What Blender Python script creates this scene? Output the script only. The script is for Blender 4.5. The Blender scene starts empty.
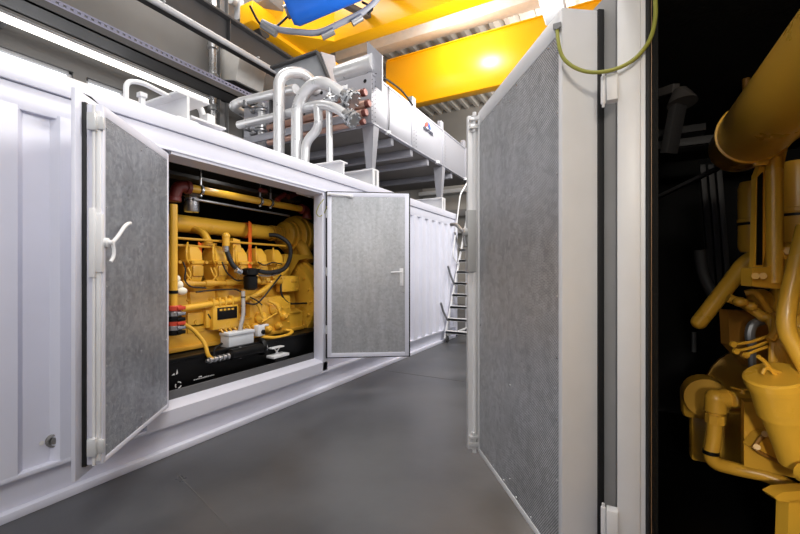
import bpy, bmesh, math, random
from mathutils import Vector, Matrix
random.seed(4)
C = bpy.context.scene.collection
SC = bpy.context.scene
PI = math.pi
V = Vector
# ---------------------------------------------------------------- camera geometry
YAW = math.radians(28.5); CH = 1.57; FPX = 400.0; HY = 270.5
CF = V((-math.sin(YAW), math.cos(YAW), 0)); CR = V((math.cos(YAW), math.sin(YAW), 0))
def ray(px, py): return CF + CR*((px-400)/FPX) + V((0, 0, (HY-py)/FPX))
EYE = V((0, 0, CH))
def onX(px, py, X): d = ray(px, py); return EYE + d*(X/d.x)
def onY(px, py, Y): d = ray(px, py); return EYE + d*(Y/d.y)
def atD(px, py, t): return EYE + ray(px, py)*t
cam = bpy.data.cameras.new('camera'); camo = bpy.data.objects.new('camera', cam); C.objects.link(camo)
camo.location = EYE; camo.rotation_euler = (PI/2, 0, YAW)
cam.sensor_width = 36; cam.lens = 18; cam.shift_y = (HY-267)/800; cam.clip_start = 0.02
SC.camera = camo
# ---------------------------------------------------------------- materials
def lin(c):
    c = [x/255 for x in c]
    return tuple((x/12.92 if x <= .04045 else ((x+.055)/1.055)**2.4) for x in c)+(1,)
def mat(name, rgb, rough=.5, metal=0., var=.06, scale=6., bump=0., bscale=40., rvar=.08, spec=.5, coat=0.):
    m = bpy.data.materials.new(name); m.use_nodes = True
    nt = m.node_tree; b = nt.nodes['Principled BSDF']
    tc = nt.nodes.new('ShaderNodeTexCoord')
    n = nt.nodes.new('ShaderNodeTexNoise'); n.inputs['Scale'].default_value = scale; n.inputs['Detail'].default_value = 5
    nt.links.new(tc.outputs['Object'], n.inputs['Vector'])
    c = lin(rgb)
    r = nt.nodes.new('ShaderNodeValToRGB')
    r.color_ramp.elements[0].position = .3; r.color_ramp.elements[1].position = .7
    r.color_ramp.elements[0].color = tuple(x*(1-var) for x in c[:3])+(1,)
    r.color_ramp.elements[1].color = tuple(min(1, x*(1+var)) for x in c[:3])+(1,)
    nt.links.new(n.outputs['Fac'], r.inputs['Fac']); nt.links.new(r.outputs['Color'], b.inputs['Base Color'])
    mr = nt.nodes.new('ShaderNodeMapRange'); mr.inputs['To Min'].default_value = max(.02, rough-rvar); mr.inputs['To Max'].default_value = min(1, rough+rvar)
    nt.links.new(n.outputs['Fac'], mr.inputs['Value']); nt.links.new(mr.outputs['Result'], b.inputs['Roughness'])
    b.inputs['Metallic'].default_value = metal
    b.inputs['Specular IOR Level'].default_value = spec
    b.inputs['Coat Weight'].default_value = coat; b.inputs['Coat Roughness'].default_value = .22
    if bump:
        n2 = nt.nodes.new('ShaderNodeTexNoise'); n2.inputs['Scale'].default_value = bscale; n2.inputs['Detail'].default_value = 4
        nt.links.new(tc.outputs['Object'], n2.inputs['Vector'])
        bp = nt.nodes.new('ShaderNodeBump'); bp.inputs['Strength'].default_value = bump; bp.inputs['Distance'].default_value = .01
        nt.links.new(n2.outputs['Fac'], bp.inputs['Height']); nt.links.new(bp.outputs['Normal'], b.inputs['Normal'])
    return m
def emit(name, rgb, strength):
    m = bpy.data.materials.new(name); m.use_nodes = True
    b = m.node_tree.nodes['Principled BSDF']; b.inputs['Base Color'].default_value = lin(rgb)
    b.inputs['Emission Color'].default_value = lin(rgb); b.inputs['Emission Strength'].default_value = strength
    return m
WHITE = mat('white_paint', (217, 218, 231), .35, var=.02, scale=3)
WHITE2 = mat('white_paint_warm', (224, 224, 226), .4, var=.03)
GREYP = mat('grey_paint', (176, 176, 176), .45, var=.03)
RUBBER = mat('black_rubber', (22, 22, 24), .6)
BLACK = mat('black_paint', (8, 8, 9), .45, spec=.25)
LINING = mat('black_foam_lining', (16, 16, 17), .9, bump=.5, bscale=60)
YEL = mat('engine_yellow', (230, 176, 58), .28, var=.05, scale=3, coat=.3, rvar=.03)
YEL2 = mat('engine_yellow_dull', (206, 154, 50), .36, var=.1, scale=4, rvar=.04)
CRANE = mat('crane_yellow', (252, 182, 10), .32, var=.02, scale=1)
SILVER = mat('brushed_steel', (190, 191, 194), .28, metal=.85, var=.05)
SILVER2 = mat('silver_cladding', (216, 216, 217), .3, metal=.4, var=.05, scale=8)
STEEL = mat('dull_steel', (140, 140, 142), .4, metal=.7, var=.1)
DGREY = mat('dark_steel_grey', (62, 61, 62), .6, var=.06)
MGREY = mat('mid_steel_grey', (122, 121, 121), .6, var=.06)
LGREY = mat('light_steel_grey', (184, 184, 186), .5, var=.04)
COPPER = mat('copper', (190, 152, 136), .4, metal=.45, var=.12)
COPPERD = mat('copper_dark', (104, 58, 50), .4, metal=.5, var=.1)
DRED = mat('dark_red_paint', (112, 40, 36), .45, var=.1)
RED = mat('red_paint', (205, 70, 48), .4)
ORANGE = mat('orange_webbing', (240, 110, 30), .7)
BLUE = mat('blue_paint', (20, 96, 196), .35, var=.04)
CABLEY = mat('yellow_green_cable', (150, 150, 62), .55)
BRASS = mat('brass_brown', (150, 104, 40), .45, metal=.2, var=.1)
LINEN = mat('pale_insulation', (236, 230, 210), .7)
LAMPOFF = mat('dim_grey_paint', (88, 84, 82), .5)
LIGHTM = emit('lamp_white', (255, 250, 242), 2.2)
DAYM = emit('window_daylight', (250, 252, 255), 1.4)
WHITEMARK = mat('white_marking', (225, 225, 225), .6)
REDL = mat('logo_red', (224, 70, 50), .5); BLUEL = mat('logo_blue', (40, 84, 170), .5); INK = mat('logo_ink', (40, 42, 60), .5)

def perforated(name, rgb, streak=.5, holes=True, pitch=.0085, metal=.6, sc=(6, 6, .9)):
    m = bpy.data.materials.new(name); m.use_nodes = True
    nt = m.node_tree; N = nt.nodes; L = nt.links; b = N['Principled BSDF']
    tc = N.new('ShaderNodeTexCoord')
    mp = N.new('ShaderNodeMapping'); mp.inputs['Scale'].default_value = sc; L.new(tc.outputs['Object'], mp.inputs['Vector'])
    n = N.new('ShaderNodeTexNoise'); n.inputs['Scale'].default_value = 2.0; n.inputs['Detail'].default_value = 8; n.inputs['Roughness'].default_value = .6
    L.new(mp.outputs['Vector'], n.inputs['Vector'])
    vor = N.new('ShaderNodeTexVoronoi'); vor.inputs['Scale'].default_value = 38; L.new(tc.outputs['Object'], vor.inputs['Vector'])
    mx = N.new('ShaderNodeMix'); mx.data_type = 'FLOAT'; mx.inputs[0].default_value = .22
    sep0 = N.new('ShaderNodeSeparateColor'); L.new(vor.outputs['Color'], sep0.inputs['Color'])
    L.new(n.outputs['Fac'], mx.inputs[2]); L.new(sep0.outputs[0], mx.inputs[3])
    r = N.new('ShaderNodeValToRGB'); c = lin(rgb)
    r.color_ramp.elements[0].position = .25; r.color_ramp.elements[1].position = .75
    r.color_ramp.elements[0].color = tuple(x*(1-streak*.5) for x in c[:3])+(1,)
    r.color_ramp.elements[1].color = tuple(min(1, x*(1+streak*.5)) for x in c[:3])+(1,)
    L.new(mx.outputs[0], r.inputs['Fac'])
    b.inputs['Metallic'].default_value = metal
    mr = N.new('ShaderNodeMapRange'); mr.inputs['To Min'].default_value = .3; mr.inputs['To Max'].default_value = .52
    L.new(n.outputs['Fac'], mr.inputs['Value']); L.new(mr.outputs['Result'], b.inputs['Roughness'])
    col = r.outputs['Color']
    if holes:
        sp = N.new('ShaderNodeSeparateXYZ'); L.new(tc.outputs['Object'], sp.inputs[0])
        def mth(op, a, bb=None):
            q = N.new('ShaderNodeMath'); q.operation = op
            for i, v in enumerate((a, bb)):
                if v is None: continue
                if isinstance(v, (int, float)): q.inputs[i].default_value = v
                else: L.new(v, q.inputs[i])
            return q.outputs[0]
        def grid(off):
            u = mth('SUBTRACT', mth('FRACT', mth('ADD', mth('DIVIDE', sp.outputs['X'], pitch), 50+off)), .5)
            w = mth('SUBTRACT', mth('FRACT', mth('ADD', mth('DIVIDE', sp.outputs['Z'], pitch*1.2), 50+off)), .5)
            return mth('SQRT', mth('ADD', mth('MULTIPLY', u, u), mth('MULTIPLY', w, w)))
        dmin = mth('MINIMUM', grid(0), grid(.5))
        h = mth('LESS_THAN', dmin, .27)
        mc = N.new('ShaderNodeMix'); mc.data_type = 'RGBA'
        L.new(h, mc.inputs[0]); L.new(col, mc.inputs[6]); mc.inputs[7].default_value = tuple(x*.22 for x in c[:3])+(1,)
        col = mc.outputs[2]
    L.new(col, b.inputs['Base Color'])
    return m
PERF = perforated('perforated_galvanised', (200, 202, 206), .7, pitch=.0115, metal=.35, sc=(3, 3, 1.4))
GALV = perforated('galvanised_sheet', (178, 180, 184), .4, holes=False)
GALVD = perforated('galvanised_sheet_dark', (182, 187, 196), .9, pitch=.007, metal=.5, sc=(2.6, 2.6, 1.1))

# ---------------------------------------------------------------- mesh builder
W = {}
class MB:
    def __init__(s): s.bm = bmesh.new()
    def _merge(s, t, M=None):
        if M is not None: bmesh.ops.transform(t, matrix=M, verts=t.verts)
        me = bpy.data.meshes.new('tmp'); t.to_mesh(me); t.free(); s.bm.from_mesh(me); bpy.data.meshes.remove(me); return s
    def box(s, x0, x1, y0, y1, z0, z1, bev=.004, M=None, seg=2):
        t = bmesh.new(); bmesh.ops.create_cube(t, size=1)
        for v in t.verts:
            v.co = V(((x0+x1)/2+v.co.x*(x1-x0), (y0+y1)/2+v.co.y*(y1-y0), (z0+z1)/2+v.co.z*(z1-z0)))
        b = min(bev, .3*min(abs(x1-x0), abs(y1-y0), abs(z1-z0)))
        if b > .0005: bmesh.ops.bevel(t, geom=t.edges[:], offset=b, segments=seg, affect='EDGES', profile=.5)
        return s._merge(t, M)
    def cbox(s, c, size, bev=.004, rot=None):
        M = Matrix.Translation(c)
        if rot is not None: M = M @ rot
        a, b, d = size
        return s.box(-a/2, a/2, -b/2, b/2, -d/2, d/2, bev, M)
    def bar(s, p0, p1, w, h, bev=.004, up=V((0, 0, 1))):
        p0 = V(p0); p1 = V(p1); d = p1-p0; y = d.normalized()
        if abs(y.dot(up)) > .99: up = V((1, 0, 0))
        x = y.cross(up).normalized(); z = x.cross(y)
        M = Matrix((x, y, z)).transposed().to_4x4(); M.translation = (p0+p1)/2
        return s.box(-w/2, w/2, -d.length/2, d.length/2, -h/2, h/2, bev, M)
    def lathe(s, prof, o, axis, n=24, caps=True):
        """prof: list of (radius, distance along axis)"""
        a = V(axis).normalized(); up = V((0, 0, 1)) if abs(a.z) < .95 else V((1, 0, 0))
        u = a.cross(up).normalized(); w = a.cross(u); o = V(o)
        rings = []
        for r, h in prof:
            if r < 1e-5: rings.append([s.bm.verts.new(o+a*h)])
            else: rings.append([s.bm.verts.new(o+a*h+(u*math.cos(2*PI*i/n)+w*math.sin(2*PI*i/n))*r) for i in range(n)])
        for A, B in zip(rings, rings[1:]):
            for i in range(n):
                j = (i+1) % n
                if len(A) == 1 and len(B) == 1: continue
                if len(A) == 1: s.bm.faces.new((A[0], B[j], B[i]))
                elif len(B) == 1: s.bm.faces.new((A[i], A[j], B[0]))
                else: s.bm.faces.new((A[i], A[j], B[j], B[i]))
        if caps:
            for q in (rings[0], rings[-1]):
                if len(q) > 2: s.bm.faces.new(q)
        return s
    def cyl(s, p0, p1, r, n=20, r1=None, ch=.0):
        p0 = V(p0); p1 = V(p1); L_ = (p1-p0).length; r1 = r if r1 is None else r1
        if ch: pr = [(r-ch, 0), (r, ch), (r1, L_-ch), (r1-ch, L_)]
        else: pr = [(r, 0), (r1, L_)]
        return s.lathe(pr, p0, p1-p0, n)
    def tube(s, pts, r, bend=.1, n=14, steps=6, closed_caps=True):
        pts = [V(p) for p in pts]
        path = [pts[0]]
        for i in range(1, len(pts)-1):
            a, b, c = pts[i-1], pts[i], pts[i+1]
            d0 = (a-b); d1 = (c-b)
            k = min(bend, d0.length*.49, d1.length*.49)
            p = b+d0.normalized()*k; q = b+d1.normalized()*k
            for j in range(steps+1):
                t = j/steps; path.append((1-t)**2*p+2*t*(1-t)*b+t*t*q)
        path.append(pts[-1])
        tan = []
        for i in range(len(path)):
            a = path[max(0, i-1)]; b = path[min(len(path)-1, i+1)]; tan.append((b-a).normalized())
        t0 = tan[0]; u = t0.cross(V((0, 0, 1)) if abs(t0.z) < .9 else V((1, 0, 0))).normalized()
        rings = []
        for p, t in zip(path, tan):
            u = (u-t*u.dot(t)).normalized(); w = t.cross(u)
            rings.append([s.bm.verts.new(p+(u*math.cos(2*PI*i/n)+w*math.sin(2*PI*i/n))*r) for i in range(n)])
        for A, B in zip(rings, rings[1:]):
            for i in range(n):
                j = (i+1) % n; s.bm.faces.new((A[i], A[j], B[j], B[i]))
        if closed_caps: s.bm.faces.new(rings[0]); s.bm.faces.new(rings[-1])
        return s
    def prism(s, poly, ext):
        """poly: list of 3D points of a planar outline, extruded by vector ext"""
        e = V(ext); a = [s.bm.verts.new(V(p)) for p in poly]; b = [s.bm.verts.new(V(p)+e) for p in poly]
        n = len(a); s.bm.faces.new(a); s.bm.faces.new(b)
        for i in range(n): s.bm.faces.new((a[i], a[(i+1) % n], b[(i+1) % n], b[i]))
        return s
    def sphere(s, c, r, sc=(1, 1, 1), u=16, v=10):
        t = bmesh.new(); bmesh.ops.create_uvsphere(t, u_segments=u, v_segments=v, radius=r)
        return s._merge(t, Matrix.Translation(c) @ Matrix.Diagonal((*sc, 1)))
    def build(s, name, m, parent=None, frame=None, smooth=35, label=None, extra=(), **tags):
        bm = s.bm
        for k_, (mb2, m2) in enumerate(extra):
            for f in mb2.bm.faces: f.material_index = k_+1
            me2 = bpy.data.meshes.new('tmp'); mb2.bm.to_mesh(me2); mb2.bm.free(); bm.from_mesh(me2); bpy.data.meshes.remove(me2)
        bmesh.ops.remove_doubles(bm, verts=bm.verts, dist=1e-5) if False else None
        bmesh.ops.recalc_face_normals(bm, faces=bm.faces)
        if frame is None:
            xs = [v.co for v in bm.verts]
            o = V(((min(v.x for v in xs)+max(v.x for v in xs))/2, (min(v.y for v in xs)+max(v.y for v in xs))/2, min(v.z for v in xs)))
            for v in bm.verts: v.co -= o
            frame = Matrix.Translation(o)
        me = bpy.data.meshes.new(name); bm.to_mesh(me); bm.free()
        if smooth:
            for p in me.polygons: p.use_smooth = True
            me.set_sharp_from_angle(angle=math.radians(smooth))
        me.materials.append(m)
        for _, m2 in extra: me.materials.append(m2)
        ob = bpy.data.objects.new(name, me); C.objects.link(ob)
        if parent is not None:
            ob.parent = parent; ob.matrix_basis = W[parent].inverted() @ frame
        else: ob.matrix_basis = frame
        W[ob] = frame.copy()
        if label: ob['label'] = label
        for k, v in tags.items(): ob[k] = v
        return ob
def thing(name, label, cat, loc, group=None):
    o = bpy.data.objects.new(name, None); o.empty_display_size = .2; C.objects.link(o)
    o.location = loc; o['label'] = label; o['category'] = cat
    if group: o['group'] = group
    W[o] = Matrix.Translation(loc); return o
def tag(o, label, cat, group=None):
    o['label'] = label; o['category'] = cat
    if group: o['group'] = group
    return o
def struct(name, mb, m, **k):
    o = mb.build(name, m, **k); o['kind'] = 'structure'; return o
# ================================================================ SETTING
FLOORM = mat('grey_epoxy_floor', (74, 75, 78), .34, var=.3, scale=1.3, bump=.10, bscale=7, rvar=.14)
def floor_details():
    nt = FLOORM.node_tree; N = nt.nodes; L = nt.links; b = N['Principled BSDF']
    tc = N.new('ShaderNodeTexCoord'); v = N.new('ShaderNodeTexVoronoi'); v.feature = 'DISTANCE_TO_EDGE'; v.inputs['Scale'].default_value = 1.1
    n = N.new('ShaderNodeTexNoise'); n.inputs['Scale'].default_value = 9; n.inputs['Detail'].default_value = 9; n.inputs['Roughness'].default_value = .7
    L.new(tc.outputs['Object'], n.inputs['Vector'])
    r = N.new('ShaderNodeValToRGB'); r.color_ramp.elements[0].position = .68; r.color_ramp.elements[1].position = .8
    r.color_ramp.elements[0].color = (0, 0, 0, 1); r.color_ramp.elements[1].color = (.22, .22, .22, 1)
    L.new(n.outputs['Fac'], r.inputs['Fac'])
    mix = N.new('ShaderNodeMix'); mix.data_type = 'RGBA'; L.new(r.outputs['Color'], mix.inputs[0])
    src = b.inputs['Base Color'].links[0].from_socket
    L.new(src, mix.inputs[6]); mix.inputs[7].default_value = lin((120, 118, 116)); L.new(mix.outputs[2], b.inputs['Base Color'])
floor_details()
struct('floor', MB().box(-9.2, 9.2, -9, 18.2, -.2, 0, 0), FLOORM)
m = MB()
for (a, b_) in [((-3.0, 1.9), (-1.0, 1.35)), ((-3.2, 5.4), (2.0, 5.4))]:
    m.bar((a[0], a[1], .0005), (b_[0], b_[1], .0005), .006, .003, 0)
struct('trim_1', m, mat('floor_joint', (84, 83, 82), .6))
WALLM = mat('wall_grey', (104, 102, 100), .7, var=.08, scale=1.5, bump=.1)
WALLD = mat('wall_dark_grey', (74, 72, 72), .6, var=.08, scale=1.2)
# left wall with two window openings
m = MB(); XW = -8.5
m.box(XW-.25, XW, -9, 18, 0, 3.2, 0); m.box(XW-.25, XW, -9, 18, 5.1, 9.6, 0)
m.box(XW-.25, XW, -9, -2.2, 3.2, 5.1, 0); m.box(XW-.25, XW, 3.48, 3.68, 3.2, 5.1, 0); m.box(XW-.25, XW, 4.35, 18, 3.2, 5.1, 0)
struct('wall_left', m, WALLM)
for i, (y0, y1) in enumerate(((-2.2, 3.48), (3.68, 4.35))):
    m = MB()
    m.box(XW-.2, XW-.05, y0, y0+.05, 3.2, 5.1); m.box(XW-.2, XW-.05, y1-.05, y1, 3.2, 5.1)
    m.box(XW-.2, XW-.05, y0, y1, 3.2, 3.26); m.box(XW-.2, XW-.05, y0, y1, 5.05, 5.1)
    w = struct('window_%d' % (i+1), m, LGREY)
    MB().box(XW-.14, XW-.12, y0+.05, y1-.05, 3.26, 5.05, 0).build('window_pane', DAYM, w)
# back wall: dark cladding with rails and corrugation
m = MB(); m.box(-9, 9, 18, 18.25, 0, 9.6, 0)
struct('wall_back', m, mat('back_wall_grey', (150, 147, 142), .7, var=.1, scale=.8))
for k, (z, h) in enumerate(((3.3, .22), (4.1, .3), (5.2, .18), (6.9, .35))):
    tag(MB().box(-8.5, 8, 17.55, 17.98, z, z+h, .01).build('wall_rail', MGREY if k % 2 else LGREY),
        ['lowest pale steel rail along the far wall', 'thick mid grey steel rail along the far wall', 'thin pale steel rail on the far wall below the crane', 'top dark steel rail on the far wall'][k], 'steel rail', 'steel rails on the far wall')
# corrugated roof
m = MB(); per = .46; x = -9.0; prof = []
while x < 9:
    prof += [(x, 9.15), (x+.14, 9.15), (x+.23, 9.34), (x+.37, 9.34)]; x += per
bm = m.bm
lo = [(bm.verts.new((a, -9, b)), bm.verts.new((a, 18.2, b))) for a, b in prof]
hi = [(bm.verts.new((a, -9, 9.5)), bm.verts.new((a, 18.2, 9.5))) for a, b in prof]
for i in range(len(prof)-1):
    bm.faces.new((lo[i][0], lo[i+1][0], lo[i+1][1], lo[i][1])); bm.faces.new((hi[i][0], hi[i][1], hi[i+1][1], hi[i+1][0]))
struct('ceiling', m, mat('roof_sheet', (212, 206, 196), .5, var=.04), smooth=0)
tag(MB().box(-8.5, 8.5, 11.0, 11.45, 8.75, 9.14, .01).build('roof_beam', mat('roof_beam_white', (226, 218, 206), .5)),
    'white roof beam crossing under the corrugated roof above the yellow girders', 'beam')

# wall services on the left
def along(mb, X, z, y0, y1, r): mb.cyl((X, y0, z), (X, y1, z), r, 12); return mb
t = thing('light_strip', 'long glowing linear lamp running along the left wall above the windows', 'lamp', (-7.9, 0, 5.25))
MB().box(-7.96, -7.86, -2, 5.75, 5.325, 5.37, .01).build('housing', LGREY, t)
MB().box(-7.96, -7.86, -2, 5.7, 5.23, 5.325, .02).build('diffuser', LIGHTM, t)
for y in (-1.5, .5, 2.5, 4.5): MB().box(-8.5, -7.93, y-.03, y+.03, 5.35, 5.39, .003).build('bracket', STEEL, t)
tag(along(MB(), -8.3, 5.66, -2, 8.5, .035).build('black_conduit', BLACK), 'thin black conduit just above the glowing lamp strip', 'conduit')
t = thing('cable_tray', 'dark cable tray with a perforated pale lip along the left wall', 'cable tray', (-7.6, 3, 5.5))
m = MB(); m.box(-7.62, -7.2, -2, 7.6, 5.30, 5.33, 0); m.box(-7.62, -7.59, -2, 7.6, 5.30, 5.55, 0); m.box(-7.21, -7.2, -2, 7.6, 5.30, 5.44, 0); m.build('tray', DGREY, t)
PERL = mat('perforated_lip', (128, 128, 148), .5)
m = MB(); m.box(-7.22, -7.2, -2, 7.6, 5.44, 5.47, 0); m.box(-7.22, -7.2, -2, 7.6, 5.505, 5.535, 0)
y = -2
while y < 7.5: m.box(-7.22, -7.2, y, y+.05, 5.465, 5.51, 0); y += .09
m.build('perforated_lip', PERL, t, label='pale lip with a row of slots')
m = MB()
for k in range(4): along(m, -7.55+.09*k, 5.36, -2, 7.55, .03)
m.build('cable_bundle', BLACK, t)
for y in (-1.6, 7.4): MB().box(-8.5, -7.2, y-.02, y+.02, 5.26, 5.30, .003).build('bracket', DGREY, t)
m = along(MB(), -6.72, 6.02, -2, 7.15, .055)
for y in (0, 2, 4, 6): m.box(-6.80, -6.64, y-.015, y+.015, 6.06, 6.085, .002)
tag(m.build('grey_conduit', mat('pvc_grey', (172, 172, 174), .45)), 'pale grey conduit hanging below the dark crane runway beam', 'conduit')
t = thing('runway_beam', 'dark steel crane runway beam high along the left side', 'beam', (-6.9, 4, 6.06))
m = MB(); m.box(-7.05, -6.75, -4, 17.5, 6.58, 6.63, .005); m.box(-7.05, -6.75, -4, 17.5, 6.08, 6.12, .005); m.box(-6.92, -6.88, -4, 17.5, 6.12, 6.58, 0); m.build('beam_profile', DGREY, t)
m = MB()
for y in (1, 3.2, 5.4, 7.6, 9.8): m.box(-7.02, -6.78, y-.012, y+.012, 6.12, 6.58, 0)
m.build('web_stiffener', DGREY, t)
MB().box(-6.94, -6.86, -4, 17.5, 6.63, 6.68, .004).build('crane_rail', STEEL, t)
m = MB()
for y in (-2, 9, 14): m.box(-8.5, -7.0, y-.1, y+.1, 5.86, 6.06, .005)
m.build('wall_bracket', DGREY, t)
for k, (px, c, lb) in enumerate(((221, -8.35, 'grey wall column beside the silver downpipe'), (250, -8.35, 'grey wall column behind the square vent box'), (60, -8.35, 'grey wall column between the windows and the lamp strip'))):
    p = onX(px, 100, c)
    if k == 2: continue
    m = MB(); m.box(c-.12, c+.12, p.y-.12, p.y-.10, 0, 9.1, 0); m.box(c-.12, c+.12, p.y+.10, p.y+.12, 0, 9.1, 0); m.box(c-.01, c+.01, p.y-.1, p.y+.1, 0, 9.1, 0)
    tag(m.build('wall_column', MGREY), lb, 'column', 'columns on the left wall')
p = onX(213, 100, -8.1)
t = thing('downpipe', 'silver vertical downpipe with couplings on the left wall', 'pipe', (p.x, p.y, 0))
MB().cyl((p.x, p.y, 0), (p.x, p.y, 9), .085, 16).build('pipe', SILVER, t)
for z in (4.6, 5.2, 5.9, 6.6): MB().cyl((p.x, p.y, z), (p.x, p.y, z+.16), .115, 16, ch=.02).build('coupling', SILVER, t)
p = onX(241, 72, -8.1)
t = thing('vent_box', 'square grey vent box tilted on the left wall beside the columns', 'vent box', p)
m = MB(); m.cbox(p+V((0, 0, 0)), (.8, .8, .7), .01, Matrix.Rotation(.25, 4, 'Y')); m.build('housing', mat('vent_grey', (214, 211, 206), .45), t)
m = MB(); m.cbox(p+V((-.06, 0, -.33)), (.55, .75, .05), .01, Matrix.Rotation(.25, 4, 'Y')); m.build('outlet', DGREY, t)
MB().box(-8.5, p.x-.2, p.y-.04, p.y+.04, p.z-.05, p.z+.05).build('bracket', STEEL, t)

# ================================================================ CRANE
t = thing('bridge_crane', 'yellow double girder bridge crane spanning the hall under the roof', 'crane', (-6.9, 9.5, 6.68))
for (y0, y1) in ((7.45, 7.83), (11.45, 11.80)):
    m = MB(); m.box(-6.75, 8.8, y0, y1, 6.9, 8.5, .012); m.box(-6.7, 8.8, y0-.04, y1+.04, 8.5, 8.53, 0)
    m.build('girder', CRANE, t)
m = MB(); m.box(-7.12, -6.72, 5.9, 12.9, 6.82, 7.25, .02); m.box(-7.15, -6.69, 7.3, 8.0, 7.25, 7.5, .02); m.box(-7.15, -6.69, 11.3, 12.0, 7.25, 7.5, .02); m.build('end_carriage', CRANE, t)
for y in (6.3, 12.5): MB().cyl((-7.0, y, 6.83), (-6.8, y, 6.83), .145, 20).build('wheel', DGREY, t)
HD = 7.45
m = MB(); m.tube([atD(262, 22, HD), atD(278, 30, HD), atD(318, 34, HD), atD(368, 10, HD), atD(385, -10, HD)], .055, .2); 
m.build('cable_hose', mat('hose_grey', (128, 130, 140), .5), t)
for (a, b_) in [((262, 25), (276, 34)), ((322, 37), (334, 31)), ((352, 23), (362, 17))]:
    MB().cyl(atD(*a, HD), atD(*b_, HD), .065, 12).build('hose_sleeve', STEEL, t)
m = MB()
m.tube([atD(250, 6, HD), atD(258, 22, HD), atD(268, 32, HD), atD(280, 24, HD), atD(300, 4, HD)], .022, .3, n=8); m.build('black_cable', BLACK, t); m = MB()
m.tube([atD(362, 2, HD), atD(374, 8, HD), atD(368, 14, HD)], .02, .2, n=8); m.build('black_cable', BLACK, t)
MB().prism([(-6.95, 6.3, 6.9), (-5.77, 7.46, 6.9), (-6.95, 7.46, 6.9)], (0, 0, 1.5)).build('girder_end', CRANE, t, smooth=20)
t = thing('hoist', 'blue hoist drum hanging at the yellow crane girder', 'hoist', atD(320, 5, 7.3))
a = atD(291, 16, 7.3); b_ = atD(372, -18, 7.3); ax = (b_-a)
MB().lathe([(.0, -.05), (.22, -.05), (.28, .04), (.28, ax.length), (.22, ax.length+.06), (0, ax.length+.06)], a+V((0, 0, .1)), ax, 28).build('drum_housing', BLUE, t)
m = MB(); m.lathe([(.12, -.1), (.12, -.05)], a+V((0, 0, .1)), ax, 16); m.build('end_cap', STEEL, t)
for f in (.3, .75):
    p = a+ax*f+V((0, 0, .3)); MB().bar(p, (p.x, 7.46, p.z+.5), .14, .1).build('mounting_bracket', DGREY, t)
t = thing('control_cabinet', 'grey motor gear box beside the blue hoist on the crane', 'motor', atD(248, 8, 9.0))
p = atD(265, 2, 9.0); MB().cbox(p, (.75, .6, .45), .02).build('housing', MGREY, t)
p = atD(243, 12, 9.0); m = MB(); m.cbox(p, (.22, .3, .5), .02); m.cyl(p+V((0, -.2, .1)), p+V((0, -.32, .1)), .09); m.build('gear_motor', LGREY, t)
p = atD(236, 1, 9.0); MB().cyl(p, p+V((.25, 0, .05)), .1, 14).build('cover', REDL, t)
# hanging lamp beside the top of the right door
p = atD(553, 4, 8.0)
t = thing('ceiling_lamp', 'white box lamp hanging under the roof beside the top of the right door', 'lamp', p+V((0, 0, .1)))
MB().cbox(p, (.42, .9, .3), .03).build('housing', WHITE2, t)
MB().cbox(p+V((0, 0, -.155)), (.36, .8, .02), .004).build('reflector', LGREY, t)
MB().cyl(p+V((0, 0, .15)), (p.x, p.y, 9.14), .02, 8).build('hanger', STEEL, t)

# ================================================================ CONTAINERS
XF = -3.33
def corrugated(x_out, depth, y0, y1, z0, z1, outf=.12, sl=.04, inf=.14, thick=.01, start=None):
    m = MB(); bm = m.bm; pts = []; y = start if start is not None else y0
    while y < y1:
        for dx, dy in ((0, 0), (0, outf), (-depth, outf+sl), (-depth, outf+sl+inf)):
            if y0-.001 <= y+dy <= y1: pts.append((x_out+dx, y+dy))
        y += outf+2*sl+inf
    pts = [(pts[0][0], y0)]+pts+[(pts[-1][0], y1)]
    back = [(a-thick, b) for a, b in pts]
    def strip(P, flip):
        vs = [(bm.verts.new((a, b, z0)), bm.verts.new((a, b, z1))) for a, b in P]
        for i in range(len(vs)-1): bm.faces.new((vs[i][0], vs[i+1][0], vs[i+1][1], vs[i][1]))
    strip(pts, 0); strip(back, 1)
    return m
lc = thing('generator_container', 'long white container on the left with two open doors and engine inside', 'container', (-4.55, 2.3, 0), 'generator containers')
Y0, Y1 = -3.2, 9.0; XB = -5.77
OY0, OY1 = 2.06, 4.05    # opening
m = MB(); m.box(XF-.09, XF, Y0, Y1, 2.765, 2.90, .006); m.box(XF-.11, XF-.02, Y0, Y1, 2.60, 2.76, .004); m.box(XF-.10, XF-.06, Y0, Y1, 2.7, 2.8, 0)
m.build('top_rail', WHITE, lc)
m = MB(); m.box(XF-.09, XF, Y0, Y1, 0, .055, .004); m.box(XF-.09, XF-.06, Y0, Y1, .05, .27, 0); m.box(XF-.09, XF-.002, Y0, Y1, .245, .275, .004)
m.build('bottom_rail', WHITE, lc)
corrugated(XF-.004, .05, Y0, 1.78, .27, 2.62, start=1.29-.34*13).build('side_wall', WHITE, lc)
m = MB(); m.box(XF-.10, XF-.07, 1.76, OY0, .27, 2.62, 0); m.box(XF-.22, XF-.07, 1.98, OY0, .27, 2.62, .004); m.build('door_jamb', WHITE, lc)
m = MB(); m.box(XF-.15, XF, OY1, OY1+.10, .27, 2.62, .006); m.box(XF-.16, XF-.08, OY1+.1, 5.15, .27, 2.62, .004); m.build('door_jamb', WHITE, lc)
m = MB(); m.prism([(XF, OY0, 2.56), (XF, OY0, 2.60), (XF-.16, OY0, 2.60), (XF-.16, OY0, 2.535)], (0, OY1-OY0, 0)); m.box(XF-.012, XF+.012, OY0-.25, OY1+.9, 2.585, 2.61, .003); m.build('header', WHITE, lc)
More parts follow.
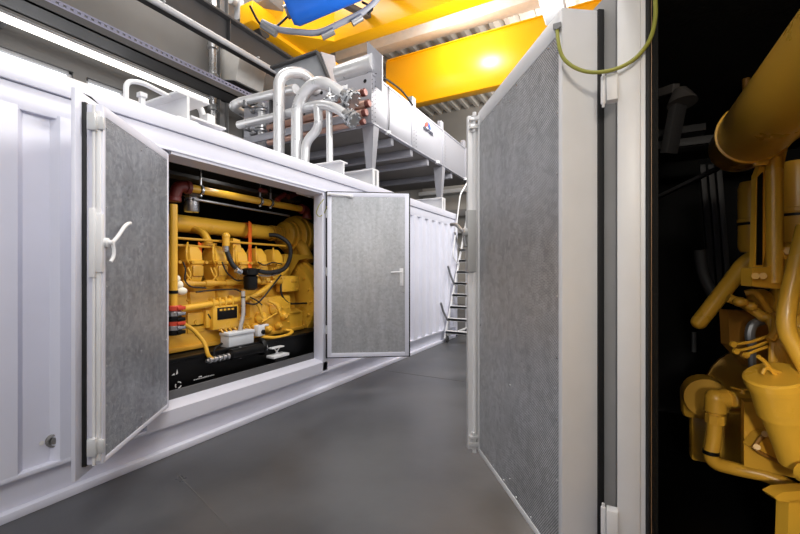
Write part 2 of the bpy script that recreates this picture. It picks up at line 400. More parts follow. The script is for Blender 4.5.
m = MB(); m.prism([(XF, OY0-.2, .27), (XF, OY0-.2, .385), (XF-.03, OY0-.2, .41), (XF-.15, OY0-.2, .425), (XF-.15, OY0-.2, .27)], (0, OY1-OY0+.3, 0)); m.build('sill', WHITE, lc)
MB().box(XF-.17, XF-.145, OY0, OY1, .40, .50, .004).build('sill_seal', mat('seal_grey', (92, 92, 94), .5), lc, label='grey sealing strip along the opening')
# far part of the wall: flat panel then corrugation
m = MB(); m.box(XF-.05, XF-.03, 5.15, 6.35, .3, 2.6, 0)
for y in (5.15, 6.3): m.box(XF-.05, XF-.008, y, y+.07, .27, 2.62, .004)
m.box(XF-.05, XF-.01, 5.15, 6.35, .27, .40, .004); m.box(XF-.05, XF-.01, 5.15, 6.35, 2.5, 2.62, .004)
m.build('side_panel', WHITE, lc)
corrugated(XF-.004, .05, 6.37, 8.9, .27, 2.62).build('side_wall', WHITE, lc)
MB().box(XF-.12, XF, Y1-.12, Y1, 0, 2.9, .008).build('corner_post', WHITE, lc)
MB().box(XB, XF-.05, Y0, Y1, 2.80, 2.86, .004).build('roof', WHITE, lc)
MB().box(XB, XB+.06, Y0, Y1, 0, 2.9, .004).build('rear_wall', WHITE, lc)
MB().box(XB, XF-.05, Y1-.06, Y1, .05, 2.86, .004).build('end_wall', WHITE, lc)
MB().box(XB+.06, XF-.18, Y0, Y1-.06, .12, .22, 0).build('container_floor', BLACK, lc)
m = MB(); m.box(XB+.06, XB+.12, 1.0, 6.5, .22, 2.79, 0); m.box(XB+.12, XF-.17, 1.0, 1.05, .22, 2.79, 0); m.box(XB+.12, XF-.17, 6.4, 6.45, .22, 2.79, 0)
m.box(XB+.12, XF-.17, 1.05, 6.4, 2.73, 2.79, 0); m.box(XF-.22, XF-.17, 4.15, 6.4, .22, 2.73, 0); m.box(XF-.24, XF-.225, 1.05, 1.97, .22, 2.73, 0)
m.build('inner_lining', LINING, lc)
p = onX(53, 440, XF-.055); q = V((1, 0, 0))
MB().lathe([(.045, 0), (.045, .022), (.036, .028), (.034, .012), (.022, .01), (.022, .03), (0, .032)], p, q, 24).build('drain_plug', mat('plug_grey', (120, 118, 116), .5), lc, label='round grey plug near the bottom edge')
p = onX(41.5, 443, XF-.05)
MB().lathe([(.0, 0), (.014, 0), (.014, .004), (0, .004)], p, q, 16).build('plug_tag', WHITEMARK, lc)
p = atD(77, 90, 2.55); m = MB(); m.prism([p, p+V((.012, .03, -.03)), p+V((.03, .10, -.05)), p+V((.02, .07, -.02))], (-.02, .02, 0)); m.build('top_clip', BLACK, lc, label='small black clip at the top of the nearer door')

def door(par, hx, hy, ang, w, zb, zt, fd, gas, skin, over, s, panel_mat, ring, name='door', overz=None, ringt=None, over_h=0, skin_mat=WHITE, outer_mat=None, gov=.02):
    overz = over if overz is None else overz; ringt = ring if ringt is None else ringt
    M = Matrix.Translation((hx, hy, 0)) @ Matrix.Rotation(ang, 4, 'Z')
    def Yb(a, b): return (min(-s*a, -s*b), max(-s*a, -s*b))
    m = MB(); y0, y1 = Yb(0, fd)
    m.box(0, ring, y0, y1, zb, zt); m.box(w-ring, w, y0, y1, zb, zt); m.box(ring-.003, w-ring+.003, y0, y1, zb, zb+ring, .002); m.box(ring-.003, w-ring+.003, y0, y1, zt-ringt, zt, .002)
    yb = Yb(.008, fd); m.box(.01, w-.01, *yb, zb+.01, zt-.01, 0)
    ys = Yb(fd+gas, fd+gas+skin)
    if outer_mat is None: m.box(-over_h, w+over, *ys, zb-overz, zt+overz, .003)
    d = m.build(name, skin_mat, par, frame=M)
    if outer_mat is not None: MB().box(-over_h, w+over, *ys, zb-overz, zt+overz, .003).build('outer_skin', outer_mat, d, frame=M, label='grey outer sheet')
    yp = Yb(.002, .0095)
    pm = MB(); pm.box(ring-.002, w-ring+.002, *yp, zb+ring-.002, zt-ringt+.002, 0)
    m = MB(); n = 9
    for i in range(n):
        z = zb+ring+.06+(zt-zb-ring-ringt-.12)*i/(n-1)
        for xx in ((ring+.012, w-ring-.012) if i % 2 else (ring+.012, w/2, w-ring-.012)):
            m.lathe([(.006, -.001), (.005, .003), (0, .004)], (xx, -s*.002, z), (0, s, 0), 8)
    for k in range(6): 
        xx = ring+.08+(w-2*ring-.16)*k/5
        for z in (zb+ring+.012, zt-ringt-.012): m.lathe([(.006, -.001), (.005, .003), (0, .004)], (xx, -s*.002, z), (0, s, 0), 8)
    pm.build('lining_panel', panel_mat, d, frame=M, label='grey metal lining panel with small rivets', extra=[(m, SILVER)])
    yg = Yb(fd, fd+gas); g = .012
    m = MB(); ov = gov; oz = gov
    m.box(-ov, g+.03, *yg, zb-oz, zt+oz, .003); m.box(w-g-.03, w+ov, *yg, zb-oz, zt+oz, .003)
    m.box(g+.02, w-g-.02, *yg, zb-oz, zb+.04, .003); m.box(g+.02, w-g-.02, *yg, zt-.04, zt+oz, .003)
    m.build('gasket', RUBBER, d, frame=M, label='black rubber gasket')
    return d, M
def hinge_at(d, M, z, x=0., y=0., r=.014, h=.11):
    m = MB(); m.cyl((x, y, z), (x, y, z+h), r, 14, ch=.002); m.box(x, x+.07, y-.006, y+.006, z+.01, z+h-.01, .002); m.cyl((x, y, z-.008), (x, y, z+h+.008), .007, 10)
    m.build('hinge', SILVER2, d, frame=M)
ang1 = math.atan2(-.777, .629)
d1, M1 = door(lc, -3.275, 2.005, ang1, 1.0, .438, 2.54, .085, .022, .022, .065, 1, GALVD, .032, 'container_door', ringt=.062, gov=.008)
# lock rod and fittings on the free edge of door one
w = 1.0
m = MB(); m.box(w-.004, w+.012, -.03, -.008, .46, 2.5, .002); m.cyl((w+.014, -.04, .44), (w+.014, -.04, 2.53), .009, 10); m.build('lock_rod', WHITE2, d1, frame=M1)
m = MB(); m.box(w-.002, w+.035, -.058, -.028, 1.53, 1.93, .004); m.box(w-.01, w+.022, -.03, .004, 1.56, 1.90, .003); m.build('lock_case', WHITE2, d1, frame=M1)
for z in (2.38, .50):
    m = MB(); m.box(w-.002, w+.04, -.065, -.02, z, z+.10, .004); m.box(w+.0, w+.02, -.02, .012, z+.01, z+.085, .002); m.build('rod_keeper', SILVER2, d1, frame=M1)
m = MB(); m.lathe([(.028, 0), (.028, .02), (.016, .026), (.016, .05)], (w-.022, -.002, 1.735), (0, 1, 0), 18)
m.tube([(w-.022, .04, 1.735), (w-.07, .05, 1.78), (w-.12, .055, 1.835), (w-.18, .05, 1.865), (w-.23, .045, 1.875)], .011, .05, n=10)
m.tube([(w-.022, .04, 1.735), (w-.03, .045, 1.69), (w-.025, .045, 1.65), (w+.0, .04, 1.62)], .01, .04, n=10); m.build('lever_handle', WHITE2, d1, frame=M1, label='curved white lever handle')
for z in (.7, 1.45, 2.2): hinge_at(d1, M1, z, -.012, -.095)
ang2 = math.atan2(.561, .827)
d2, M2 = door(lc, -3.265, 4.06, ang2, 1.055, .455, 2.575, .05, .035, .02, .0, -1, GALV, .055, 'container_door', gov=.022)
m = MB(); x0 = 1.055-.10
m.box(x0-.025, x0+.025, -.01, 0, 1.37, 1.60, .006); m.cyl((x0, -.01, 1.55), (x0, -.055, 1.55), .011, 12); m.tube([(x0, -.05, 1.55), (x0-.06, -.052, 1.55), (x0-.14, -.05, 1.545)], .011, .02, n=10)
m.cyl((x0, -.01, 1.42), (x0, -.02, 1.42), .016, 16); m.build('lever_handle', WHITE2, d2, frame=M2, label='white lever handle with key plate')
m = MB(); m.bar((.03, -.03, 2.545), (.30, -.035, 2.525), .014, .022); m.box(.26, .33, -.03, 0, 2.505, 2.545, .004); m.box(.0, .05, -.03, 0, 2.53, 2.56, .004); m.build('door_stay', WHITE2, d2, frame=M2)
for z in (.75, 1.5, 2.25): hinge_at(d2, M2, z, -.016, .06)
m = MB(); m.tube([onX(324, 199, -3.28), onX(319, 205, -3.32), onX(316, 213, -3.34), onX(319, 217, -3.34), onX(324, 214, -3.34), onX(327, 206, -3.27)], .005, .03, n=8); m.build('earthing_cable', CABLEY, lc, label='thin yellow green cable looping to the farther door')

# ---- right container
rc = thing('generator_container', 'container at the right edge with a dark interior and big open perforated door', 'container', (1.22, .5, 0), 'generator containers')
JY = 1.62
m = MB(); m.box(0, .072, JY, JY+.10, .42, 2.62, .004); m.box(.066, .088, JY+.006, JY+.1, .42, 2.62, .002); m.build('door_jamb', WHITE2, rc)
m = MB(); m.cyl((.094, JY+.0, .44), (.094, JY+.0, 2.6), .0075, 10); m.box(.086, .102, JY+.004, JY+.04, .42, 2.6, .003); m.build('door_seal', RUBBER, rc, label='black rubber seal on the door post')
MB().box(.1025, .1045, JY+.001, JY+.02, .42, 2.6, 0).build('seal_trim', mat('tan_edge', (150, 116, 84), .5), rc)
m = MB(); m.box(.07, .10, JY+.1, 6, 0, 2.9, 0); m.build('side_wall', WHITE, rc)
m = MB(); m.box(0, .12, -5, 6, 2.62, 2.9, .006); m.build('top_rail', WHITE, rc)
m = MB(); m.box(0, .12, -5, 6, 0, .42, .006); m.build('bottom_rail', WHITE, rc)
m = MB(); m.box(0, .1, -5, -.55, .42, 2.62, .006); m.build('side_wall', WHITE, rc)
MB().box(2.36, 2.44, -5, 6, 0, 2.9, .004).build('rear_wall', WHITE, rc)
MB().box(.1, 2.4, -5, 6, 2.80, 2.87, .004).build('roof', WHITE, rc)
m = MB(); m.box(0, 2.44, 5.94, 6, 0, 2.9, .004); m.build('end_wall', WHITE, rc)
m = MB(); m.box(0, 2.44, -5.0, -4.94, 0, 2.9, .004); m.build('end_wall', WHITE, rc)
MB().box(.12, 2.36, -4.94, 5.94, .12, .3, 0).build('container_floor', BLACK, rc)
m = MB(); m.box(.10, .13, JY+.09, 4.4, .3, 2.78, 0); m.box(2.3, 2.36, -4.9, 4.4, .3, 2.78, 0); m.box(.13, 2.3, 4.3, 4.36, .3, 2.78, 0); m.box(.13, 2.3, -4.9, 4.3, 2.72, 2.78, 0); m.build('inner_lining', LINING, rc)
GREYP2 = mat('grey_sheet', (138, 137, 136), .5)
angR = math.atan2(.816, -.578)
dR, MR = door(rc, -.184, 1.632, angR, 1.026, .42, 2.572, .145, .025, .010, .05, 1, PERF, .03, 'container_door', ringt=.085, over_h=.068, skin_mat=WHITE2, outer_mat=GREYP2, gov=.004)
w = 1.026
m = MB(); m.box(w-.004, w+.012, -.02, .066, .44, 2.55, .003); m.cyl((w-.008, .026, .42), (w-.008, .026, 2.57), .012, 14); m.box(w-.002, w+.03, .058, .066, .44, 2.55, .002); m.box(w-.03, w, .0, .008, .44, 2.55, .002); m.build('lock_rod', WHITE2, dR, frame=MR)
m = MB(); m.box(w-.03, w+.03, .02, .074, 1.56, 1.95, .004); m.cyl((w-.005, .07, 1.81), (w-.005, .10, 1.81), .028, 18, ch=.004); m.build('lock_case', GREYP, dR, frame=MR)
m = MB(); m.tube([(w-.005, .09, 1.81), (w+.04, .10, 1.83), (w+.09, .105, 1.86), (w+.15, .11, 1.88), (w+.21, .12, 1.885)], .012, .05, n=10)
m.tube([(w-.005, .09, 1.81), (w-.01, .09, 1.76), (w-.02, .085, 1.72)], .012, .03, n=10); m.build('lever_handle', STEEL, dR, frame=MR, label='curved grey lever handle')
for z in (2.46, .46):
    m = MB(); m.box(w-.03, w+.02, .0, .06, z, z+.03, .004); m.box(w-.03, w+.02, .0, .06, z+.05, z+.07, .004); m.cyl((w-.008, .03, z-.02), (w-.008, .03, z+.09), .017, 14, ch=.003); m.build('rod_keeper', SILVER2, dR, frame=MR)
for z in (2.17, .62):
    p = V((-.044, JY-.004, z))
    m = MB(); m.cyl(p, p+V((0, 0, .10)), .0085, 14, ch=.002); m.cyl(p+V((0, 0, -.012)), p+V((0, 0, .112)), .005, 10); m.box(-.034, .003, JY-.02, JY+.02, z+.004, z+.098, .003)
    m.build('hinge', WHITE2, dR)
p = atD(557, 28, 1.53)
m = MB(); m.tube([p, atD(558, 42, 1.5), atD(562, 58, 1.48), atD(574, 68, 1.45), atD(590, 73, 1.42), atD(612, 71, 1.39), atD(634, 61, 1.37), atD(650, 42, 1.36), atD(656, 18, 1.36), atD(655, -6, 1.36)], .0068, .12, n=10); m.build('earthing_cable', CABLEY, dR, label='yellow green earthing cable looping from the door corner')
m = MB(); m.cyl(p+V((0, .02, -.0)), p+V((-.0, -.015, 0)), .012, 12); m.cbox(p+V((0, .01, .012)), (.03, .02, .02), .003); m.build('cable_lug', STEEL, dR)
# ================================================================ ROOF TOP OF THE LEFT CONTAINER
RZ = 2.90
cl = thing('dry_cooler', 'long light grey cooler unit on tapered legs above the container roof', 'cooler', (-4.9, 8.6, 3.18))
CX = -3.40; CY0 = 5.32; CY1 = 10.3; CZ0 = 3.885; CZ1 = 4.68; CXB = -6.3
CASE = mat('cooler_casing', (156, 156, 163), .42, metal=.3, var=.02)
m = MB(); m.box(CXB, CX, CY0+.05, CY1, CZ0+.02, CZ1, .01)
m.box(CXB, CX+.012, CY0+.03, CY1, CZ1-.02, CZ1+.015, .004); m.box(CXB, CX+.012, CY0+.03, CY1, CZ0, CZ0+.025, .004)
k = 0
y = CY0+1.45
while y < CY1: m.box(CX-.01, CX+.014, y-.05, y+.05, CZ0, CZ1+.01, .003); y += 1.5
cas = m
m = MB()
y = CY0+.02
for yy in [CY0+.02+1.5*i for i in range(4)]:
    for zz in [CZ0+.06+.07*j for j in range(10)]:
        for dy in (.02, .12) if yy > CY0+.1 else (.05, .14): m.cyl((CX+.012, yy-.15+dy+.08, zz), (CX+.018, yy-.15+dy+.08, zz), .008, 6)
cas.build('casing', CASE, cl, extra=[(m, DGREY)])
m = MB(); m.box(CXB+.05, CX-.06, CY0+.1, CY1-.05, CZ0-.01, CZ0+.018, 0); m.build('coil_underside', mat('coil_dark', (100, 96, 92), .7, bump=.3), cl)
EP = CY0
m = MB(); m.box(CXB, CX, EP+.0, EP+.05, CZ0+.02, CZ1+.01, .006); epm = m
m = MB()
for x in (-4.4, -3.9, -3.52): m.cyl((x, EP-.004, CZ1-.10), (x, EP+.002, CZ1-.10), .03, 12)
epm.build('end_plate', CASE, cl, extra=[(m, BLACK)])
MB().box(-4.02, -3.86, EP-.008, EP, CZ1-.30, CZ1-.08, .002).build('type_plate', WHITE2, cl)
for y in (CY0+.06, CY0+2.9):
    for X in (CX-.09, CXB+.09):
        m = MB()
        pts = [(X-.13, y, CZ0+.05), (X+.09, y, CZ0+.05), (X+.05, y, 3.19), (X-.05, y, 3.19)]
        m.prism(pts, (0, .012, 0)); m.prism([(X+.085, y, CZ0+.05), (X+.085, y+.17, CZ0+.05), (X+.05, y+.10, 3.19), (X+.05, y, 3.19)], (.01, 0, 0)); m.box(X-.09, X+.09, y-.04, y+.13, 3.18, 3.195, .003)
        m.build('leg', CASE, cl)
for y in (CY0+.5, CY0+2.6, CY0+4.4):
    m = MB(); m.cyl((CX+.01, y, CZ0-.02), (CX+.01, y, CZ0+.03), .05, 12); m.build('drain_plug', WHITE2, cl)
for yy in (CY0+1.5, CY0+2.9, CY0+4.4):
    m = MB(); m.box(CX-.10, CX-.01, yy-.05, yy+.10, CZ1, CZ1+.2, .006); m.lathe([(.035, 0), (.035, .006), (0, .006)], (CX-.055, yy-.052, CZ1+.13), (0, -1, 0), 14); m.build('lifting_lug', CASE, cl)
for yy in (CY0+.9, CY0+2.3, CY0+3.9):
    m = MB(); m.lathe([(.42, 0), (.44, .06), (.40, .12), (.1, .12)], (CX-.62, yy, CZ1+.01), (0, 0, 1), 28); m.build('fan_ring', CASE, cl)
MB().tube([(CX+.02, CY0+.1, CZ1+.02), (CX+.03, CY0+.5, CZ1+.08), (CX+.03, CY0+1.0, CZ1+.10), (CX+.02, CY0+1.4, CZ1-.0)], .016, .2, n=8).build('cable', BLACK, cl)
m = MB(); m.tube([(CX+.016, CY0+.52, CZ1), (CX+.018, CY0+.53, CZ0+.2), (CX+.018, CY0+.5, CZ0-.03)], .008, .1, n=8); m.build('vent_hose', DGREY, cl)
for yy in (CY0+.75, CY0+1.5, CY0+2.25, CY0+3.6): MB().box(CXB+.1, CX-.05, yy-.05, yy+.05, CZ0-.13, CZ0-.01, .004).build('cross_member', CASE, cl)
# tank on top and hood
a = V((-4.05, CY0+.15, CZ1+.33)); b_ = V((-3.40, CY0+.15, CZ1+.33))
a = onY(338, 75, CY0+.15); b_ = onY(374, 63, CY0+.15)
m = MB(); m.lathe([(0, -.02), (.14, 0), (.15, .04), (.15, (b_-a).length)], a, b_-a, 28); m.build('expansion_tank', SILVER2, cl, label='silver horizontal tank on top of the cooler end')
q = onY(368, 84, CY0+.02); q2 = onY(381, 79, CY0+.02)
m = MB(); m.prism([onY(367, 80, CY0+.1), onY(382, 92, CY0+.1), onY(382, 55, CY0+.1), onY(367, 41, CY0+.1)], (0, .03, 0)); m.build('tank_plate', CASE, cl)
m = MB()
hood = [onY(273, 69, 5.6), onY(319, 53, 5.6), onY(331, 82, 5.6), onY(296, 96, 5.6)]
m.prism(hood, (0, .05, 0)); 
m.build('hood_front', mat('hood_grey', (150, 152, 156), .5), cl)
m = MB()
def strip(mb, p, q_, w_, y0, y1): mb.bar(p+V((0, y0, 0)), q_+V((0, y0, 0)), w_, y1)
m.bar(hood[0]+V((0, -.03, 0)), hood[1]+V((0, -.03, 0)), .1, .045); m.bar(hood[1]+V((0, -.03, 0)), hood[2]+V((0, -.03, 0)), .1, .045); m.build('hood_edge', DGREY, cl, label='dark edge of the hood')
m = MB(); m.prism([onY(320, 52, 5.58), onY(334, 56, 5.9), onY(337, 84, 5.9), onY(331, 82, 5.58)], (.02, .0, 0)); m.build('hood_side', CASE, cl)
# copper tubes with dark ends
for (px, py) in ((362, 93), (366, 104), (363, 113), (361, 122)):
    e = onY(px, py, 5.14)
    z = e.z
    s = V((-5.45, e.y, z-.02))
    r = .058 if py != 122 else .048
    t = MB().cyl(s, e, r, 16).build('copper_header', COPPER, cl, label='copper coloured header tube')
    MB().cyl(e+V((-.01, 0, 0)), e+V((.07, 0, 0)), r+.004, 16, ch=.012).build('end_cap', COPPERD, t)
for k in range(2): MB().box(-5.4+.6*k, -5.36+.6*k, 5.1, 5.32, CZ0-.05, CZ1-.1, .003).build('tube_support', DGREY, cl)
MB().box(-6.6, CX-.2, 5.08, 5.13, CZ0+.0, CZ0+.12, .004).build('lower_rail', CASE, cl)
# logo on the long side
p = onX(428, 129.0, CX+.013); Lw = .62
lg = bpy.data.curves.new('logo', 'FONT'); lg.body = 'G\u00dcNTNER'; lg.size = .10; lg.extrude = .003; lg.offset = .003
tmp = bpy.data.objects.new('tmp', lg); C.objects.link(tmp); dg = bpy.context.evaluated_depsgraph_get(); dg.update()
lme = bpy.data.meshes.new_from_object(tmp.evaluated_get(dg)); bpy.data.objects.remove(tmp)
Ml = Matrix.Translation((CX+.016, p.y-.22, p.z-.075)) @ Matrix(((0, 0, 1, 0), (1, 0, 0, 0), (0, 1, 0, 0), (0, 0, 0, 1)))
lo = bpy.data.objects.new('logo_lettering', lme); C.objects.link(lo); lme.materials.clear(); lme.materials.append(INK); lo.parent = cl; lo.matrix_basis = W[cl].inverted() @ Ml; W[lo] = Ml
for (a0, a1, mm_, nm) in ((PI, PI*.55, REDL, 'logo_red_arc'), (PI*.5, 0, BLUEL, 'logo_blue_arc')):
    m = MB(); pts = []
    for i in range(9): a = a0+(a1-a0)*i/8; pts.append((CX+.015, p.y+.13*math.cos(a), p.z+.02+.115*math.sin(a)))
    for i in range(8, -1, -1): a = a0+(a1-a0)*i/8; pts.append((CX+.015, p.y+.07*math.cos(a), p.z+.02+.045*math.sin(a)))
    m.prism(pts, (.004, 0, 0)); m.build(nm, mm_, cl)

# support beams carrying the cooler
def ibeam(y, x0, x1, z0, z1, nm, lb, parent=None):
    m = MB(); m.box(x0, x1, y-.1, y+.1, z1-.02, z1, .002); m.box(x0, x1, y-.1, y+.1, z0, z0+.02, .002); m.box(x0, x1, y-.015, y+.015, z0+.02, z1-.02, 0)
    m.box(x1-.012, x1, y-.09, y+.09, z0+.02, z1-.02, 0)
    return tag(m.build(nm, WHITE2), lb, 'beam', 'support beams on the container roof')
ibeam(CY0+.10, -6.5, CX+.02, RZ+.0, 3.18, 'support_beam', 'white steel beam under the nearest tapered leg of the cooler')
ibeam(CY0+2.94, -6.5, CX+.02, RZ+.0, 3.18, 'support_beam', 'white steel beam under the farther pair of cooler legs')
pb = onX(344, 178, -3.45)
m = MB(); m.box(-4.6, pb.x, pb.y-.09, pb.y+.09, 3.12, 3.14, .002); m.box(-4.6, pb.x, pb.y-.09, pb.y+.09, RZ, RZ+.02, .002); m.box(-4.6, pb.x, pb.y-.012, pb.y+.012, RZ+.02, 3.12, 0); m.cyl((pb.x-.12, pb.y-.014, 3.02), (pb.x-.12, pb.y+.014, 3.02), .03, 12)
tag(m.build('support_beam', WHITE2), 'short white steel beam on the roof in front of the cooler leg', 'beam', 'support beams on the container roof')

# silver pipes
def pipe(lb, pts, r, bend, base=None, flange=None):
    pts = [V(p) for p in pts]
    t = thing('coolant_pipe', lb, 'pipe', pts[-1] if pts[-1].z < pts[0].z else pts[0], 'silver pipes in front of the cooler')
    MB().tube(pts, r, bend, n=18, steps=8).build('pipe', SILVER2, t)
    for end, nx in ((0, 1), (-1, -2)):
        if flange and end in flange:
            p = pts[end]; d = (pts[nx]-p).normalized()
            m = MB(); m.lathe([(r*1.75, -.05), (r*1.75, -.015)], p, d, 24); m.lathe([(r*1.75, .015), (r*1.75, .05)], p, d, 24); m.lathe([(r*1.3, .05), (r*1.02, .16)], p, d, 24); m.lathe([(r*1.2, -.015), (r*1.2, .015)], p, d, 20)
            u = d.cross(V((0, 0, 1))).normalized(); w_ = d.cross(u)
            for k in range(8):
                a = 2*PI*k/8; o = p+(u*math.cos(a)+w_*math.sin(a))*r*1.5
                m.cyl(o-d*.075, o+d*.075, .016, 8)
            m.build('flange', SILVER, t, label='bolted round flange')
    return t
def foot(t, p, r):
    m = MB(); m.lathe([(r*1.7, 0), (r*1.7, .03), (r*1.25, .035), (r*1.1, .12)], (p.x, p.y, RZ), (0, 0, 1), 24)
    for k in range(6): a = 2*PI*k/6; m.cyl((p.x+math.cos(a)*r*1.5, p.y+math.sin(a)*r*1.5, RZ+.02), (p.x+math.cos(a)*r*1.5, p.y+math.sin(a)*r*1.5, RZ+.06), .016, 6)
    m.build('base_flange', SILVER2, t)
YP = 4.75
def dn(px, py, Y): p = onY(px, py, Y); return V((p.x, p.y, RZ+.02))
a = onY(351, 100, YP+.15); 
t = pipe('thick silver pipe arching from the upper flange down to the roof', [a, onY(318, 78, YP), onY(297, 101, YP), dn(297, 150, YP)], .092, .28, flange=(0,)); foot(t, dn(297, 150, YP), .092)
t = pipe('thick vertical silver pipe with a top bend, leftmost of the uprights', [onY(318, 92, 5.35), onY(305, 72, 5.05), onY(279, 74, YP), dn(279, 150, YP)], .09, .26); foot(t, dn(279, 150, YP), .09)
a = onY(352, 119, YP)
t = pipe('thinner silver pipe curving from the lower flange to the left', [a, onY(330, 104, YP-.05), onY(310, 106, YP+.05), onY(288, 114, YP+.15), onY(239, 125, YP+.2)], .07, .25, flange=(0,))
t = pipe('kinked silver pipe slanting down between the thick upright and the thin one', [onY(318, 106, YP), onY(319, 128, YP), onY(306, 142, YP), dn(304, 160, YP)], .07, .12); foot(t, dn(304, 160, YP), .07)
t = pipe('thin straight silver pipe, rightmost of the uprights', [onY(329, 94, YP), dn(330, 160, YP)], .05, .1)
t = pipe('silver pipe running left with a turned back end above the container edge', [onY(296, 89, 5.0), onY(240, 102, 5.2), onY(232, 106, 5.1), onY(246, 115, 5.6)], .08, .14)
for (px, lb) in ((262, 'short upright silver valve pipe at the left end of the cooler pipes'), ):
    p = onY(px, 104, 5.3)
    t = thing('coolant_pipe', lb, 'pipe', dn(px, 104, 5.3), 'silver pipes in front of the cooler')
    MB().cyl(dn(px, 104, 5.3), p, .075, 16).build('pipe', SILVER2, t)
    for py in (112, 123, 132):
        q = onY(px, py, 5.3); m = MB(); m.cyl(q, q+V((0, 0, .03)), .125, 18); m.cyl(q+V((0, 0, .05)), q+V((0, 0, .08)), .125, 18); m.build('flange', SILVER, t)
    for py in (108, 131):
        q = onY(px-9, py+2, 5.3); m = MB(); m.sphere(q, .07); m.cyl(q, q+V((0, -.16, .05)), .028, 10); m.cyl(q+V((0, -.16, .0)), q+V((0, -.16, .12)), .06, 12, ch=.01); m.cyl(q, q+V((.2, 0, 0)), .04, 12); m.build('valve', STEEL, t)
p = onY(330, 100, YP); m = MB(); m.sphere(p, .08); m.cyl(p+V((-.1, 0, 0)), p+V((.12, 0, 0)), .05, 12); m.cyl(p, p+V((0, -.02, .18)), .025, 10)
tag(m.build('shutoff_valve', SILVER), 'small round shutoff valve between the two bolted flanges', 'valve')

# roof fittings near the left
p = onX(128, 99, -3.42)
m = MB(); q = onX(126, 99, -3.45)
def rt(px, py, X): return onX(px, py, X)
X = -3.5
m.tube([V((X, rt(126, 90, X).y, RZ)), rt(126, 81, X), rt(141, 82, X), rt(170, 97, X)], .02, .09, n=12)
tag(m.build('handrail_hoop', WHITE2), 'bent white tube hoop on the near container roof edge', 'hoop')
m = MB(); y = rt(142, 90, X-.1).y; m.box(X-.12, X-.08, y-.02, y+.02, RZ, RZ+.16); m.box(X-.13, X-.07, y-.03, y+.03, RZ+.16, RZ+.2, .004); m.tube([V((X-.1, y, RZ+.04)), V((X-.02, y+.1, RZ+.04))], .012, .01, n=8)
tag(m.build('roof_post', WHITE2), 'short white post with a cap behind the tube hoop', 'post')
y = rt(172, 103, -3.6).y
m = MB(); m.box(-5.6, -3.36, y-.1, y+.1, RZ+.22, RZ+.24, .002); m.box(-5.6, -3.36, y-.1, y+.1, RZ, RZ+.02, .002); m.box(-5.6, -3.36, y-.012, y+.012, RZ+.02, RZ+.22, 0)
tag(m.build('support_beam', WHITE2), 'white steel beam across the roof between the hoop and the bracket', 'beam', 'support beams on the container roof')
m = MB(); y = rt(188, 104, -3.5).y; m.box(-3.7, -3.4, y-.15, y+.15, RZ+.24, RZ+.26, .003); m.box(-3.58, -3.54, y-.03, y+.03, RZ, RZ+.24); m.box(-3.75, -3.42, y-.02, y+.35, RZ+.07, RZ+.09, .003)
tag(m.build('lamp_bracket', WHITE2), 'white flat bracket standing on the roof beside the white beam', 'bracket')
m = MB(); m.tube([rt(193, 104, -3.6), rt(200, 107, -3.6), rt(203, 115, -3.6), V((-3.6, rt(203, 120, -3.6).y, RZ))], .03, .06, n=12)
tag(m.build('bent_tube', WHITE2), 'thin white bent tube right of the flat bracket on the roof', 'tube')
m = MB(); y = rt(207, 115, -3.55).y; m.box(-3.62, -3.5, y-.03, y+.05, RZ, RZ+.2, .004)
tag(m.build('roof_upright', WHITE2), 'small white block standing on the roof before the silver pipes', 'block')
y0 = rt(150, 100, -6.2).y
m = MB(); m.cyl((-6.2, 1.0, 3.95), (-6.2, 5.2, 3.95), .1, 16)
tag(m.build('exhaust_duct', WHITE2), 'white horizontal tube behind the roof edge under the lamp strip', 'tube')

# ================================================================ ROLLING LADDER
ld = thing('rolling_ladder', 'white rolling step ladder standing at the far end of the left container', 'ladder', (-3.04, 8.6, 0))
LX0, LX1 = -3.29, -2.62; LY0, LY1 = 8.12, 9.5; LZ0, LZ1 = .14, 2.75
def lp(t): return V((0, LY0+(LY1-LY0)*t, LZ0+(LZ1-LZ0)*t))
for X in (LX0, LX1):
    m = MB(); m.bar(V((X, 0, 0))+lp(-.02), V((X, 0, 0))+lp(1.02), .03, .07, .004, up=V((0, -1, .5))); m.build('stile', WHITE2, ld)
for k in range(10):
    p = lp((k+.4)/10); m = MB(); m.box(LX0+.01, LX1-.01, p.y-.07, p.y+.09, p.z-.042, p.z+.015, .004); m.box(LX0+.01, LX1-.01, p.y-.07, p.y-.06, p.z-.045, p.z+.015, .002); m.build('step', WHITE2, ld)
for X in (LX0, LX1):
    m = MB(); m.bar((X, LY1, 0.14), (X, LY1, LZ1), .03, .04); m.bar((X, LY0+.05, .14), (X, LY1, .14), .03, .04); m.build('rear_leg', WHITE2, ld)
    n = V((0, -.46, .14))
    m = MB(); m.tube([V((X, 0, 0))+lp(.60)+n*.05, V((X, 0, 0))+lp(.62)+n*.9, V((X, 0, 0))+lp(.98)+n*.9+V((0, 0, .55)), V((X, LY1+.12, LZ1+1.05)), V((X, LY1+.2, LZ1-.1))], .018, .12, n=10); m.build('handrail', WHITE2, ld)
    for tt in (.12, .42, .72):
        m = MB(); m.tube([V((X, 0, 0))+lp(tt), V((X, 0, 0))+lp(tt+.05)+n*.75, V((X, 0, 0))+lp(tt+.1)+n*1.2], .024, .08, n=10); m.build('rail_support', STEEL, ld, label='grey handrail support tube')
for X in (LX0+.03, LX1-.03):
    for Y in (LY0+.05, LY1-.05):
        m = MB(); m.cyl((X-.02, Y, .065), (X+.02, Y, .065), .065, 18, ch=.006); m.box(X-.03, X+.03, Y-.02, Y+.02, .07, .14, .003); m.build('caster', DGREY, ld)

